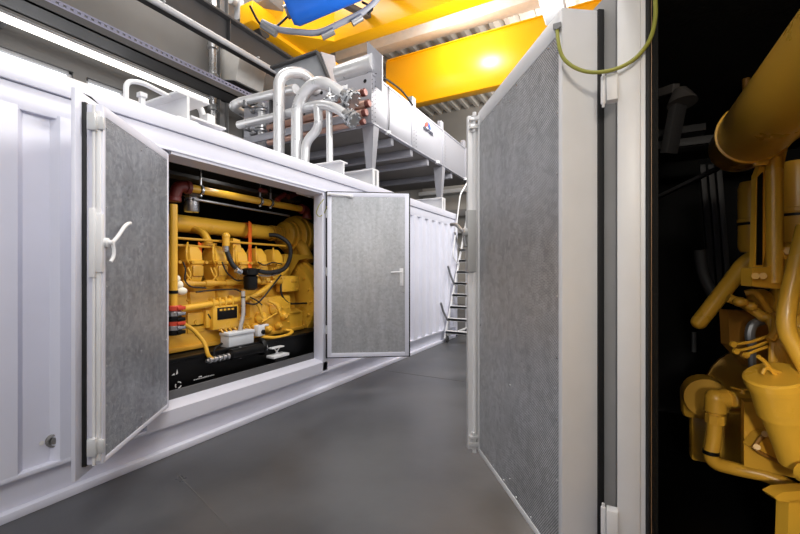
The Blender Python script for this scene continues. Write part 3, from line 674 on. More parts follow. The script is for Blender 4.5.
# ================================================================ LEFT ENGINE
en = thing('generator_engine', 'yellow diesel engine inside the left container behind the open doors', 'engine', (-4.6, 3.2, .22), 'diesel engines')
def Lx(px, py, X): return onX(px, py, X)
EX = -3.92
m = MB(); m.box(-5.55, -3.60, 1.2, 5.6, .45, .745, .01); m.box(-5.4, -3.75, 1.25, 5.5, .22, .45, 0); m.box(-3.64, -3.585, 1.2, 5.6, .72, .752, .003); m.build('base_frame', BLACK, en, label='black steel base frame')
# symbols on the black base
m = MB()
c = Lx(178.5, 385, -3.594)
for k in range(3):
    a0 = 2*PI*k/3+.5; pts = []
    for i in range(6): a = a0+1.25*i/5; pts.append((-3.5975, c.y+.033*math.cos(a), c.z+.033*math.sin(a)))
    for i in range(5, -1, -1): a = a0+1.25*i/5; pts.append((-3.5975, c.y+.023*math.cos(a), c.z+.023*math.sin(a)))
    m.prism(pts, (.003, 0, 0))
c = Lx(175, 373, -3.594)
m.prism([(-3.5975, c.y-.03, c.z-.015), (-3.5975, c.y-.005, c.z+.0), (-3.5975, c.y+.0, c.z-.02)], (.003, 0, 0)); m.prism([(-3.5975, c.y+.01, c.z-.02), (-3.5975, c.y+.03, c.z-.01), (-3.5975, c.y+.022, c.z+.03)], (.003, 0, 0))
c0 = Lx(194, 380.5, -3.594)
for k in range(12):
    h = .007+.006*random.random(); m.box(-3.5985, -3.5945, c0.y+.019*k, c0.y+.019*k+.012, c0.z, c0.z+h, 0)
m.box(-3.5985, -3.5945, c0.y+.05, c0.y+.085, c0.z+.016, c0.z+.026, 0)
m.build('base_markings', WHITEMARK, en, label='small white signs on the black base')
# block
m = MB()
Ya, Yb_ = 1.9, 4.25
m.prism([(-3.95, Ya, .76), (-3.86, Ya, .80), (-3.86, Ya, 1.0), (-4.0, Ya, 1.06), (-3.98, Ya, 1.14), (-4.03, Ya, 1.36), (-4.25, Ya, 1.48), (-4.8, Ya, 1.5), (-5.4, Ya, 1.3), (-5.4, Ya, .76)], (0, Yb_-Ya, 0))
ebm = m
m = MB()
for k in range(6):
    y0 = 1.98+.335*k
    m.prism([(-3.985, y0, 1.15), (-3.96, y0+.02, 1.16), (-3.995, y0+.02, 1.345), (-4.035, y0, 1.36)], (0, .30, 0))
m.build('crankcase_cover', YEL, en)
m = MB()
for k in range(7):
    for z, x in ((.90, -3.862), ):
        p = (x, 2.05+.3*k, z); m.cyl(p, (x+.015, p[1], z), .014, 6)
    y0 = 1.98+.335*k; m.cyl((-3.985, y0-.017, 1.25), (-3.965, y0-.017, 1.26), .014, 6)
ebm.build('engine_block', YEL, en, extra=[(m, YEL2)])
m = MB(); m.box(-3.9, -3.845, 2.0, 4.2, .985, 1.01, .004); m.box(-3.9, -3.82, 1.95, 4.25, .76, .80, .006); m.build('sump_flange', YEL2, en)
# inspection plate and round bosses
q = Lx(196, 322, -3.86); m = MB(); m.box(-3.865, -3.845, q.y-.10, q.y+.10, q.z-.11, q.z+.10, .008); m.cyl((-3.85, q.y, q.z), (-3.835, q.y, q.z), .03, 14); m.cyl((-3.835, q.y, q.z), (-3.832, q.y, q.z), .014, 10); m.build('inspection_plate', YEL, en)
# cylinder heads
for k, yc in enumerate((2.10, 2.40, 2.70, 3.005, 3.30, 3.60, 3.88)):
    m = MB()
    def ring(zz, hx, hy, cx): return [(cx-hx, yc-hy, zz), (cx+hx, yc-hy, zz), (cx+hx, yc+hy, zz), (cx-hx, yc+hy, zz)]
    sec = [(1.44, .10, .075, -4.02), (1.50, .13, .09, -4.03), (1.63, .13, .098, -4.03), (1.645, .15, .115, -4.03), (1.67, .15, .115, -4.03), (1.685, .13, .10, -4.04), (1.76, .13, .10, -4.05), (1.84, .09, .065, -4.06), (1.85, .06, .05, -4.06)]
    vs = []
    for zz, hx, hy, cx in sec:
        b = .22; hx *= .9; hy *= .86
        pts = []
        for (sx, sy) in ((-1, -1), (1, -1), (1, 1), (-1, 1)):
            if sx*sy > 0: pts += [(cx+sx*hx, yc+sy*hy*(1-b), zz), (cx+sx*hx*(1-b), yc+sy*hy, zz)] if False else []
            pass
        oc = [(-1, -1+b), (-1+b, -1), (1-b, -1), (1, -1+b), (1, 1-b), (1-b, 1), (-1+b, 1), (-1, 1-b)]
        vs.append([m.bm.verts.new((cx+a*hx, yc+b2*hy, zz)) for a, b2 in oc])
    for A, B in zip(vs, vs[1:]):
        for i in range(8): m.bm.faces.new((A[i], A[(i+1) % 8], B[(i+1) % 8], B[i]))
    m.bm.faces.new(vs[0]); m.bm.faces.new(vs[-1])
    hd = m.build('cylinder_head', YEL, en, smooth=25)
    m = MB(); m.tube([(-3.90, yc-.10, 1.64), (-3.86, yc-.155, 1.68), (-3.86, yc-.155, 1.80), (-3.95, yc-.08, 1.86)], .011, .05, n=8)
    m.tube([(-3.89, yc-.07, 1.45), (-3.86, yc-.15, 1.52), (-3.88, yc-.17, 1.60)], .009, .04, n=8); m.tube([(-3.89, yc-.16, 1.44), (-3.86, yc-.10, 1.52), (-3.88, yc-.13, 1.60)], .009, .04, n=8)
    m.build('fuel_line', YEL, hd)
    m = MB(); m.box(-3.905, -3.89, yc-.06, yc+.06, 1.51, 1.62, .006); m.cyl((-3.90, yc+.08, 1.655), (-3.86, yc+.08, 1.655), .018, 6); m.cyl((-3.90, yc-.08, 1.655), (-3.86, yc-.08, 1.655), .018, 6); m.build('access_cover', YEL2, hd)
m = MB(); m.tube([(-3.86, 1.95, 1.43), (-3.86, 4.1, 1.43)], .028, .05)
for k in range(9): m.cyl((-3.86, 2.0+.25*k, 1.43), (-3.86, 2.11+.25*k, 1.43), .04, 12, ch=.005)
m.build('coolant_rail', YEL2, en)
m = MB(); m.tube([(-3.93, 1.95, 1.90), (-3.93, 4.0, 1.90)], .013, .05, n=8); m.tube([(-3.98, 1.95, 1.83), (-3.98, 3.0, 1.83)], .013, .05, n=8); m.build('fuel_rail', YEL2, en)
# manifold and turbocharger
m = MB(); m.lathe([(.1, 0), (.1, 2.15), (.085, 2.17), (.085, 2.2)], (-4.4, 2.0, 2.11), (0, 1, 0), 28)
m.build('intake_manifold', YEL, en)
m = MB()
for k in range(4): m.lathe([(.07, .0), (.115, .015), (.115, .03), (.07, .045)], (-4.4, 4.17+.06*k, 2.11), (0, 1, 0), 24)
m.build('bellows', YEL2, en)
m = MB(); tc = V((-4.40, 4.42, 2.10)); m.lathe([(.10, 0), (.19, .015), (.21, .03), (.21, .10), (.235, .105), (.235, .13), (.22, .135), (.22, .18), (.29, .19), (.30, .20), (.30, .27), (.325, .275), (.325, .33), (.30, .335), (.28, .45), (.1, .48)], tc, (0, 1, 0), 36)
m.lathe([(.03, .02), (.03, -.01), (.0, -.01)], tc+V((.12, .0, .05)), (0, 1, 0), 14); m.build('turbocharger', YEL, en)
m = MB(); m.tube([(-4.42, 4.62, 2.11), (-4.2, 4.62, 1.95), (-4.05, 4.6, 1.7)], .09, .15); m.build('compressor_outlet', YEL2, en)
m = MB(); a = Lx(284, 258, -4.0); m.prism([Lx(281, 276, -4.0), Lx(285, 254, -4.0), Lx(309, 255, -4.0), Lx(309, 258, -4.0), Lx(299, 260, -4.0), Lx(289, 277, -4.0)], (-.25, .05, 0)); m.build('turbo_bracket', YEL, en)
# branch pipe / elbows from manifold to heads
for yc in (3.0,):
    m = MB(); m.tube([(-4.33, yc-.05, 2.05), (-4.15, yc-.05, 2.0), (-4.05, yc-.04, 1.84)], .042, .08); m.cyl((-4.06, yc-.05, 1.85), (-4.06, yc-.05, 1.88), .08, 16); m.build('intake_elbow', YEL, en)
q = Lx(236, 245, -3.95); m = MB(); m.prism([Lx(233, 238, -3.95), Lx(240, 240, -3.95), Lx(244, 268, -3.95), Lx(233, 268, -3.95)], (-.1, 0, 0)); m.build('manifold_bracket', YEL, en)
# top rail pipe
a = Lx(187, 187.5, -3.95); b_ = Lx(303, 211, -3.95); b_ = V((a.x, b_.y, b_.z*.5+a.z*.5))
b_ = Lx(302, 209, -3.95)
t = thing('yellow_pipe', 'yellow pipe held by clamps under the container roof between two dark red elbows', 'pipe', (a.x, (a.y+b_.y)/2, a.z))
MB().tube([a, b_], .043, .05, n=18).build('pipe', YEL, t)
for e, d_, nm in ((a, V((0, -1, 0)), 0), (b_, V((0, 1, 0)), 1)):
    m = MB(); dr = d_
    m.tube([e, e+dr*.10, e+dr*.13+V((-.02, 0, -.14 if nm == 0 else -.10))], .058, .07, n=16); m.cyl(e-dr*.03, e+dr*.02, .07, 18, ch=.006); q = e+dr*.13+V((-.02, 0, -.12 if nm == 0 else -.08)); m.cyl(q, q+V((0, 0, -.045)), .07, 18, ch=.006)
    m.build('elbow', DRED, t, label='dark red grooved elbow')
for f in (.09, .56, .66):
    p = a+(b_-a)*f; m = MB(); dd = (b_-a).normalized()
    m.lathe([(.05, -.012), (.056, -.012), (.056, .012), (.05, .012)], p, dd, 20, caps=False); m.bar(p+V((0, 0, .05)), p+V((0, 0, .30)), .018, .018, .002); m.cyl(p+V((0, 0, -.07)), p+V((0, 0, -.05)), .016, 10); m.build('clamp', SILVER, t)
    m = MB(); m.lathe([(.0435, -.018), (.05, -.018), (.05, .018), (.0435, .018)], p, dd, 20, caps=False); m.build('clamp_liner', RUBBER, t)
m = MB(); m.bar(a+V((-.05, .1, -.10)), b_+V((-.05, -.2, -.12)), .04, .02); m.build('support_rail', STEEL, t)
# left upright pipe with couplings
px0 = Lx(173.5, 250, -3.72)
t = thing('yellow_pipe', 'upright yellow pipe just behind the edge of the near door', 'pipe', (px0.x, px0.y, .9))
MB().tube([(px0.x, px0.y, .95), (px0.x, px0.y, 2.2)], .036, .1, n=16).build('pipe', YEL, t)
for py in (292,):
    z = Lx(173.5, py, -3.72).z; m = MB(); m.cyl((px0.x, px0.y, z-.015), (px0.x, px0.y, z+.015), .04, 16); m.build('band', BLACK, t)
for py, mm_ in ((308, RED), (313.5, SILVER), (319, BLACK), (323, RED), (327.5, SILVER), (332, BLACK)):
    z = Lx(174, py, -3.72).z; m = MB(); m.cyl((px0.x, px0.y, z-.025), (px0.x, px0.y, z+.025), .072, 20, ch=.006); m.box(px0.x+.02, px0.x+.085, px0.y-.01, px0.y+.07, z-.016, z+.016, .005); m.build('coupling', mm_, t)
m = MB(); m.tube([Lx(184, 324, -3.66), Lx(194, 330, -3.66), Lx(205, 343, -3.60), Lx(208, 356, -3.56), Lx(214, 360, -3.55)], .02, .08, n=12); m.build('branch_hose', YEL, t)
# silver canister behind rail
q = Lx(191.5, 212, -4.1); t = MB().lathe([(.07, 0), (.075, .01), (.075, .15), (.06, .17), (.09, .175), (.09, .19)], q, (0, 0, 1), 22).build('silver_canister', SILVER, en, label='silver canister above the manifold')
m = MB(); q = Lx(262, 190, -4.2); m.box(-4.3, -4.1, 2.3, 4.5, 2.58, 2.62, .004); m.cyl((-4.2, 3.5, 2.5), (-4.2, 4.3, 2.5), .03, 12); m.build('roof_bracket', DGREY, en)
# orange strap
m = MB(); m.bar(Lx(250, 222, -4.28), Lx(250, 269, -3.86), .055, .006, 0, up=V((1, 0, 0))); m.build('lifting_strap', ORANGE, en, label='orange strap around the manifold')
m = MB(); m.lathe([(.102, -.03), (.105, -.03), (.105, .03), (.102, .03)], (-4.4, Lx(250, 228, -4.3).y, 2.11), (0, 1, 0), 28, caps=False); m.bar(Lx(200, 243, -4.1), Lx(200, 262, -3.92), .05, .006, 0, up=V((1, 0, 0))); m.build('lifting_strap', ORANGE, en)
# black filter with hoses
f0 = Lx(250.5, 290, -3.72); f1 = Lx(250.5, 268, -3.72)
h = f1.z-f0.z
m = MB(); m.lathe([(.05, 0), (.076, .02), (.08, h*.6), (.06, h*.66), (.09, h*.7), (.09, h*.95), (.06, h)], f0, (0, 0, 1), 22); m.box(f0.x-.05, f0.x+.05, f0.y-.09, f0.y+.08, f0.z+h*.72, f0.z+h*.9, .01)
fl = m.build('breather_filter', BLACK, en, label='black filter canister')
m = MB(); m.tube([Lx(269, 235, -4.1), Lx(277, 235, -4.02), Lx(290, 243, -3.9), Lx(291, 256, -3.82), Lx(285, 270, -3.75), Lx(268, 273, -3.72), Lx(258, 271, -3.72)], .027, .12, n=14); m.tube([Lx(226, 249, -3.85), Lx(229, 257, -3.82), Lx(233, 266, -3.78), Lx(241, 272, -3.74)], .027, .1, n=14); m.build('hose', RUBBER, fl, label='thick black hose')
m = MB()
for (a, b2, X) in (((241, 272.5), (236, 270), -3.74), ((226, 252), (225.5, 246), -3.85)): m.cyl(Lx(*a, X), Lx(*b2, X), .034, 14, ch=.004)
m.build('hose_fitting', SILVER, fl)
q = Lx(226, 246, -3.86); m = MB(); m.cyl(q, q+V((0, 0, .1)), .04, 14); m.sphere(q+V((0, 0, .11)), .045); m.build('hose_union', YEL, en)
# long yellow fuel pipe with bend
m = MB(); m.tube([Lx(181, 309, -3.80), Lx(252, 297.5, -3.80), Lx(270, 286, -3.82), Lx(287, 268, -3.9)], .034, .2, n=16)
for px in (212, 218, 224, 231): q = Lx(px, 303.5-(px-212)*.16, -3.80); m.box(q.x-.05, q.x+.04, q.y-.012, q.y+.012, q.z-.055, q.z+.055, .006)
m.build('fuel_pipe', YEL, en)
# control box with black plate
q0 = Lx(213, 326, -3.76); q1 = Lx(239, 306, -3.76)
m = MB(); m.box(-3.9, -3.76, q0.y, q1.y, .93, 1.19, .02); m.box(-3.88, -3.80, q0.y-.05, q0.y+.02, .96, 1.15, .01); bx = m.build('control_box', YEL, en)
m = MB(); m.box(-3.76, -3.752, q0.y+.05, q1.y-.03, 1.04, 1.17, .003); m.build('name_plate', BLACK, bx, label='black plate with small yellow marks')
m = MB()
for k in range(4): m.box(-3.752, -3.7505, q0.y+.075+.05*k, q0.y+.075+.05*k+.032, 1.135, 1.155, 0)
m.build('plate_marks', YEL, bx)
m = MB()
for k in range(7):
    y = q0.y+.10+.06*k; m.tube([(-3.78, y, .94), (-3.72, y+.01, .88-.02*(k % 3)), (-3.74, y+.06, .84), (-3.82, y+.10, .86)], .011, .04, n=8); m.cyl((-3.78, y, .92), (-3.78, y, .955), .02, 8)
m.build('wiring_loom', YEL2, bx)
# pumps on the right lower part
m = MB()
for (px, py, X, r, dx) in ((262, 318, -3.78, .075, .09), (276, 309, -3.8, .085, .1), (268, 329, -3.76, .06, .08), (279, 326, -3.82, .05, .08), (284, 316, -3.82, .06, .06), (256, 327, -3.8, .05, .06)):
    q = Lx(px, py, X); m.lathe([(r*.6, -dx*1.2), (r, -dx*.6), (r, 0), (r*.7, .03), (r*.4, .05)], q, (.9, -.2, .1), 18)
q = Lx(271, 318, -3.86); m.box(-4.0, -3.84, q.y-.35, q.y+.35, .85, 1.25, .05)
m.build('fuel_pump', YEL, en)
m = MB(); m.tube([Lx(252, 300, -3.78), Lx(259, 306, -3.75), Lx(263, 318, -3.74)], .016, .08, n=10); m.tube([Lx(268, 301, -3.78), Lx(276, 304, -3.75), Lx(281, 316, -3.74)], .016, .08, n=10); m.tube([Lx(262, 322, -3.72), Lx(270, 317, -3.72), Lx(277, 313, -3.72)], .009, .08, n=8); m.build('fuel_line', YEL, en)
m = MB(); m.tube([Lx(246, 303, -3.75), Lx(256, 305, -3.74), Lx(264, 297, -3.75), Lx(281, 275, -3.8)], .01, .1, n=8); m.tube([Lx(281, 278, -3.85), Lx(281, 296, -3.85), Lx(289, 304, -3.85), Lx(309, 303, -3.9)], .013, .12, n=8); m.tube([Lx(250, 297, -3.74), Lx(258, 301, -3.73), Lx(262, 305, -3.73)], .008, .04, n=8); m.build('black_cable', RUBBER, en)
# flywheel housing
q = V((-4.35, 4.38, 1.12))
m = MB(); m.lathe([(.5, 0), (.58, .02), (.60, .08), (.60, .14), (.64, .15), (.64, .22), (.55, .26)], q, (0, 1, 0), 48)
for k in range(18): a = 2*PI*k/18; m.cyl(q+V((.52*math.cos(a), -.02, .52*math.sin(a))), q+V((.52*math.cos(a), .02, .52*math.sin(a))), .02, 6)
m.build('flywheel_housing', YEL, en)
m = MB(); m.lathe([(.5, 0), (.52, .3), (.52, 1.1), (.4, 1.15)], q+V((-.1, .26, .02)), (0, 1, 0), 40); m.build('alternator', YEL2, en)
q = Lx(290, 284, -3.85); m = MB(); m.box(q.x-.1, q.x+.02, q.y-.16, q.y+.16, q.z-.10, q.z+.11, .012)
for dy in (-.12, .12):
    for dz in (-.07, .08): m.cyl((q.x+.02, q.y+dy, q.z+dz), (q.x+.028, q.y+dy, q.z+dz), .012, 6)
m.build('sensor_box', YEL, en)
q = Lx(284, 318, -3.84); m = MB(); m.box(q.x-.05, q.x, q.y-.07, q.y+.12, q.z-.22, q.z+.20, .008)
for k in range(4):
    for dy in (-.03, .08): m.cyl((q.x, q.y+dy, q.z-.16+.1*k), (q.x+.01, q.y+dy, q.z-.16+.1*k), .014, 6)
m.build('mounting_plate', YEL, en)
m = MB(); q = Lx(312, 325, -3.9); m.box(q.x-.3, q.x, q.y-.12, q.y+.12, .75, 1.0, .01); m.box(q.x-.02, q.x+.02, q.y-.05, q.y+.05, .88, .95, .004); m.build('rear_foot', YEL2, en)
# junction box, pump and conduit
PXX = -3.545
jc = Lx(238, 341.5, -3.66)
t = thing('junction_box', 'light grey electrical box in front of the yellow engine', 'junction box', jc)
m = MB(); y0 = Lx(229, 341, -3.64).y; y1 = Lx(254, 341, -3.64).y; m.box(-3.78, -3.64, y0, y1, .735, .865, .008); m.build('box', mat('box_grey', (206, 210, 216), .45), t)
m = MB(); m.box(-3.79, -3.63, y0-.008, y1+.008, .865, .90, .008); m.build('lid', mat('lid_grey', (214, 218, 224), .45), t)
m = MB(); m.box(-3.80, -3.66, y0-.05, y0, .70, .735, .003); m.box(-3.82, -3.65, y0, y1, .715, .735, .003); m.build('bracket', STEEL, t)
t = thing('preheater_pump', 'black cylinder heater lying under the grey junction box', 'heater', (-3.66, (y0+y1)/2, .62))
za = Lx(243, 352, PXX).z; y0 = Lx(224, 341, PXX).y; y1 = Lx(250, 341, PXX).y
m = MB(); m.lathe([(.03, 0), (.056, .02), (.056, .42), (.035, .44)], (PXX, y0+.06, za), (0, 1, 0), 20); m.build('heater_body', BLACK, t)
m = MB(); m.lathe([(.052, 0), (.052, .03), (.04, .035), (.04, .06), (.05, .065), (.05, .09)], (PXX, y0+.45, za), (0, 1, 0), 18)
for k in range(5): m.lathe([(.022, 0), (.032, .006), (.032, .028), (.02, .034)], (PXX, y0-.18+.052*k, za-.01), (0, 1, 0), 12)
m.tube([(PXX, y0-.2, za-.01), (PXX, y0+.48, za-.01)], .018, .05); m.cyl((PXX, y0+.2, za-.06), (PXX, y0+.2, za+.06), .013, 10); m.build('fittings', SILVER, t)
m = MB(); q = Lx(263, 349, PXX); m.lathe([(.09, 0), (.10, .02), (.10, .04), (.05, .05)], q+V((-.05, 0, .02)), (.3, 1, 0), 24); m.tube([(PXX, y0-.12, za+.02), (PXX-.02, y0-.1, za+.09), (PXX-.06, y0+.02, za+.12)], .012, .05, n=8); m.build('pump_cover', BLACK, t)
m = MB(); m.tube([Lx(243, 291, -3.72), Lx(243.5, 315, -3.70), Lx(240, 328, -3.70), Lx(241, 336, -3.70)], .022, .08, n=12); cd = m.build('cable_conduit', mat('conduit_grey', (178, 172, 166), .5), en, label='pale ribbed cable conduit')
m = MB()
for py in (297, 306, 314, 322): q = Lx(243.2 if py < 315 else 241.6, py, -3.715); m.cyl(q+V((0, 0, -.006)), q+V((0, 0, .006)), .027, 12)
m.build('cable_tie', BLACK, cd)
bq = Lx(260, 331, -3.66)
t = thing('sensor_housing', 'small white sensor box standing right of the junction box', 'sensor', bq+V((0, 0, -.07)))
m = MB(); m.box(bq.x-.05, bq.x+.03, bq.y-.05, bq.y+.05, bq.z-.06, bq.z+.07, .012); m.box(bq.x-.03, bq.x+.02, bq.y-.02, bq.y+.12, bq.z+.045, bq.z+.07, .006); m.build('housing', WHITE2, t)
m = MB(); m.cyl((bq.x+.03, bq.y+.015, bq.z-.01), (bq.x+.045, bq.y+.015, bq.z-.01), .026, 16); m.build('connector', BLACK, t)
m = MB(); m.tube([Lx(262, 337, -3.64), Lx(276, 338, -3.64), Lx(289, 335, -3.66), Lx(293, 331, -3.70), Lx(286, 330, -3.78)], .022, .06, n=12); m.build('coolant_hose', YEL, en)
tq = Lx(279, 355, -3.53)
t = thing('white_tray', 'small white tray with a raised handle on the black base', 'tray', tq)
m = MB(); m.box(tq.x-.10, tq.x+.05, tq.y-.13, tq.y+.12, tq.z-.02, tq.z+.012, .006); m.build('tray', WHITE2, t)
m = MB(); m.box(tq.x-.06, tq.x+.01, tq.y-.11, tq.y+.08, tq.z+.085, tq.z+.10, .004); m.bar((tq.x-.02, tq.y-.05, tq.z), (tq.x-.02, tq.y+.03, tq.z+.085), .012, .012, .002); m.bar((tq.x-.03, tq.y+.03, tq.z), (tq.x-.03, tq.y-.05, tq.z+.085), .012, .012, .002); m.build('handle', WHITE2, t)
MB().box(tq.x-.09, tq.x+.04, tq.y-.1, tq.y+.1, .22, tq.z-.02, .004).build('stand', BLACK, t)
# dark wiring runs and small unions on the block
for pts in ([(183, 262), (186, 270), (184, 280), (190, 287), (206, 288)], [(222, 262), (226, 272), (236, 281), (244, 280)], [(258, 262), (264, 266), (272, 262), (282, 264)], [(196, 292), (214, 290), (236, 289), (243, 293)], [(208, 314), (213, 322), (222, 332), (226, 338)]):
    MB().tube([Lx(a_, b2, -3.80) for a_, b2 in pts], .008, .08, n=8).build('black_cable', RUBBER, en)
for (a_, b2) in ((262, 277), (268, 280), (274, 277), (258, 281), (272, 283)):
    q = Lx(a_, b2, -3.82); MB().lathe([(.03, 0), (.04, .01), (.04, .05), (.028, .06), (.028, .10), (.0, .11)], q+V((-.08, 0, 0)), (1, -.1, .05), 12).build('fuel_union', YEL, en)
m = MB(); m.tube([Lx(259, 275, -3.74), Lx(268, 276, -3.74), Lx(280, 273, -3.76)], .012, .05, n=8); m.build('braided_line', SILVER, en)
# pale rag
q = Lx(179, 285, -3.74); m = MB(); m.sphere(q, .05, (.7, .8, .9)); m.sphere(q+V((.01, .02, -.06)), .055, (.7, 1.0, .7)); m.sphere(q+V((0, -.02, .06)), .035, (.8, .9, 1)); tag(m.build('cloth_wrap', LINEN), 'pale cloth wrapped on the engine beside the upright pipe', 'cloth')
# interior lamp bar near the right top corner
a = Lx(297, 192, -3.62); b_ = Lx(314, 197, -3.58)
t = thing('interior_lamp', 'short white lamp bar in the top right corner of the left opening', 'lamp', a)
m = MB(); m.bar(a, b_, .05, .04, .008); m.build('lamp_bar', WHITE2, t)
m = MB(); m.bar(b_, Lx(325, 199, -3.45), .01, .01, .002); m.build('stay_rod', SILVER, t)
# red hoses below the roof
m = MB(); m.tube([Lx(285, 194, -3.9), Lx(280, 197, -3.9), Lx(277, 200, -3.9)], .03, .05); m.build('red_coupling', DRED, en); m = MB(); m.tube([Lx(288, 197, -3.95), Lx(298, 193, -3.95)], .035, .05); m.build('red_coupling', DRED, en); m = MB(); m.cyl(Lx(260, 190, -3.9), Lx(266, 191, -3.9), .03, 12)
m.build('red_coupling', DRED, en)
# ================================================================ RIGHT ENGINE
er = thing('generator_engine', 'yellow engine in the dark right container cut off by the photo edge', 'engine', (1.1, .8, .3), 'diesel engines')
MB().box(.62, 1.9, -3, 2.6, .3, .62, .01).build('base_frame', BLACK, er, label='black base frame')
m = MB(); m.prism([(.66, 2.15, .62), (.66, 2.15, 1.02), (.72, 2.15, 1.3), (.9, 2.15, 1.55), (1.5, 2.15, 1.55), (1.75, 2.15, 1.2), (1.75, 2.15, .62)], (0, -4.5, 0)); m.build('engine_block', YEL2, er)
def pipe_axis(px, py, d): return atD(px, py, d)
e = atD(737, 149, 1.75)
R0 = .115
m = MB(); m.lathe([(R0*.55, -.02), (R0*.85, 0), (R0*.93, .03), (R0*.94, .24), (R0, .25), (R0, 4.0), (.05, 4.0)], e, (0, -1, 0), 48); m.build('intake_manifold', YEL, er, label='large yellow pipe along the engine top')
m = MB(); m.lathe([(R0, .24), (R0+.007, .242), (R0+.007, .258), (R0, .26)], e, (0, -1, 0), 48, caps=False); q = e+V((.01, -.25, -R0-.008)); m.box(q.x-.012, q.x+.03, q.y-.012, q.y+.012, q.z-.01, q.z+.008, .003); m.build('pipe_clamp', YEL, er)
# strut bracket under pipe
def D(px, py, d=1.55): return atD(px, py, d)
m = MB(); m.prism([D(764, 150), D(789, 143), D(784, 165), D(783, 287), D(768, 285), D(765, 190)], CF*.05+CR*.01); m.build('strut', YEL, er)
m = MB(); m.tube([D(774, 158, 1.53), D(775, 283, 1.53)], .026, .1, n=18); m.build('strut_post', YEL, er)
m = MB(); m.prism([D(756, 175), D(761, 163), D(766, 163), D(766, 250), D(758, 287), D(750, 285), D(754, 262)], CF*.02)
m.build('slotted_plate', YEL, er)
m = MB(); m.prism([D(758.5, 177, 1.545), D(763, 172, 1.545), D(762.5, 265, 1.545), D(757, 265, 1.545)], CF*.008); m.build('plate_slot', BLACK, er)
m = MB(); m.prism([D(752, 268, 1.52), D(784, 266, 1.52), D(785, 285, 1.52), D(779, 289, 1.52), D(752, 286, 1.52)], CF*.05)
for (px, py) in ((755.5, 276), (763, 276)): m.cyl(D(px, py, 1.525), D(px, py, 1.50), .013, 6)
m.build('strut_foot', YEL, er)
m = MB(); m.prism([D(783, 250, 1.5), D(791, 243, 1.5), D(812, 240, 1.5), D(812, 258, 1.5), D(786, 259, 1.5)], CF*.04); m.cyl(D(788.5, 251, 1.5), D(788.5, 251, 1.47), .014, 6); m.build('bolt_flange', YEL, er)
# canisters behind
for (px, y0, y1, r, d) in ((752, 182, 252, .05, 1.78), (796, 162, 250, .06, 1.75)):
    b = D(px, y1, d); t_ = D(px, y0, d); h = t_.z-b.z
    m = MB(); m.lathe([(r*.8, 0), (r, .02), (r, h*.42), (r*1.06, h*.43), (r*1.06, h*.47), (r, h*.48), (r, h*.92), (r*.85, h)], b, (0, 0, 1), 26); cn = m.build('cylinder_head', YEL2, er)
    m = MB(); m.lathe([(r*1.02, 0), (r*1.02, .012)], b+V((0, 0, h*.38)), (0, 0, 1), 26); m.build('seal_ring', BLACK, cn)
m = MB(); m.box(.74, 1.4, -1.2, 2.1, 1.5, 1.72, .02); m.build('head_deck', YEL2, er)
# pipes
m = MB(); m.tube([D(775, 252, 1.75), D(755, 257, 1.75), D(744, 264, 1.78), D(722, 293, 1.85), D(699, 322, 1.9)], .034, .1, n=20); m.sphere(D(699, 322, 1.9), .0338);  m.build('coolant_pipe', YEL, er, label='slanting yellow pipe end')
m = MB(); m.tube([D(806, 226, 1.42), D(787, 305, 1.40), D(785, 330, 1.40), D(812, 376, 1.36)], .027, .08, n=18); m.build('oil_pipe', YEL, er)
m = MB(); c = D(776, 378, 1.42); ax = (CR*.36+CF*.14+V((0, 0, -1))).normalized()
m.lathe([(.088, .0), (.088, .03), (.082, .034), (.078, .14), (.070, .142), (.062, .21), (.05, .34)], c, ax, 40); m.build('oil_filler', YEL, er, label='bright yellow oil filler neck')
m = MB(); m.lathe([(0, -.016), (.084, -.016), (.092, -.010), (.092, .012), (.088, .014)], c, ax, 40)
fc = m.build('filler_cap', YEL, er)
m = MB(); u = -ax; s_ = CR; m.tube([c+u*.016-s_*.045, c+u*.04-s_*.03, c+u*.03+s_*.0, c+u*.018+s_*.03], .006, .02, n=8); m.tube([c+u*.016, c+u*.07-s_*.03, c+u*.085-s_*.045], .007, .01, n=8); m.build('cap_handle', YEL, fc)
# wiring harness
m = MB()
for k in range(6):
    o = k*3.2; m.tube([D(771+k*1.5, 320+k, 1.62), D(774+o*.8, 335+k*2, 1.60-.01*k), D(772+o, 360, 1.58), D(774+o*1.0, 388, 1.60), D(778+o*.5, 404, 1.66)], .0135, .1, n=10)
m.build('wiring_harness', YEL2, er)
m = MB()
for (a, b, c2) in (((732, 344), (748, 343), (768, 336)), ((735, 351), (751, 348), (770, 341)), ((745, 355), (758, 350), (772, 345))):
    m.tube([D(*a, 1.6), D(*b, 1.6), D(*c2, 1.62)], .006, .03, n=8); q = D(*a, 1.6); m.lathe([(.005, 0), (.012, .0), (.012, .010), (.005, .010)], q, -CF, 12)
m.build('wire_lugs', YEL, er)
m = MB(); m.tube([D(728, 298, 1.7), D(745, 304, 1.68), D(760, 315, 1.66), D(778, 323, 1.62), D(800, 333, 1.6)], .019, .08, n=10); m.tube([D(745, 293, 1.68), D(755, 291, 1.66), D(762, 300, 1.66), D(770, 312, 1.66)], .012, .05, n=10); m.tube([D(776, 320, 1.6), D(776, 332, 1.58), D(770, 340, 1.58)], .016, .04, n=10)
for (px, py) in ((750, 306), (764, 317), (740, 302), (772, 321)): m.sphere(D(px, py, 1.655), .026, (1, 1.2, .8))
m.build('brown_harness', YEL2, er)
m = MB(); m.tube([D(752, 345, 1.68), D(749, 335, 1.68), D(752, 324, 1.68), D(762, 321, 1.68)], .018, .05, n=10); m.tube([D(756, 400, 1.72), D(752, 368, 1.7), D(752, 345, 1.68)], .014, .1, n=8); m.build('grey_hose', STEEL, er)
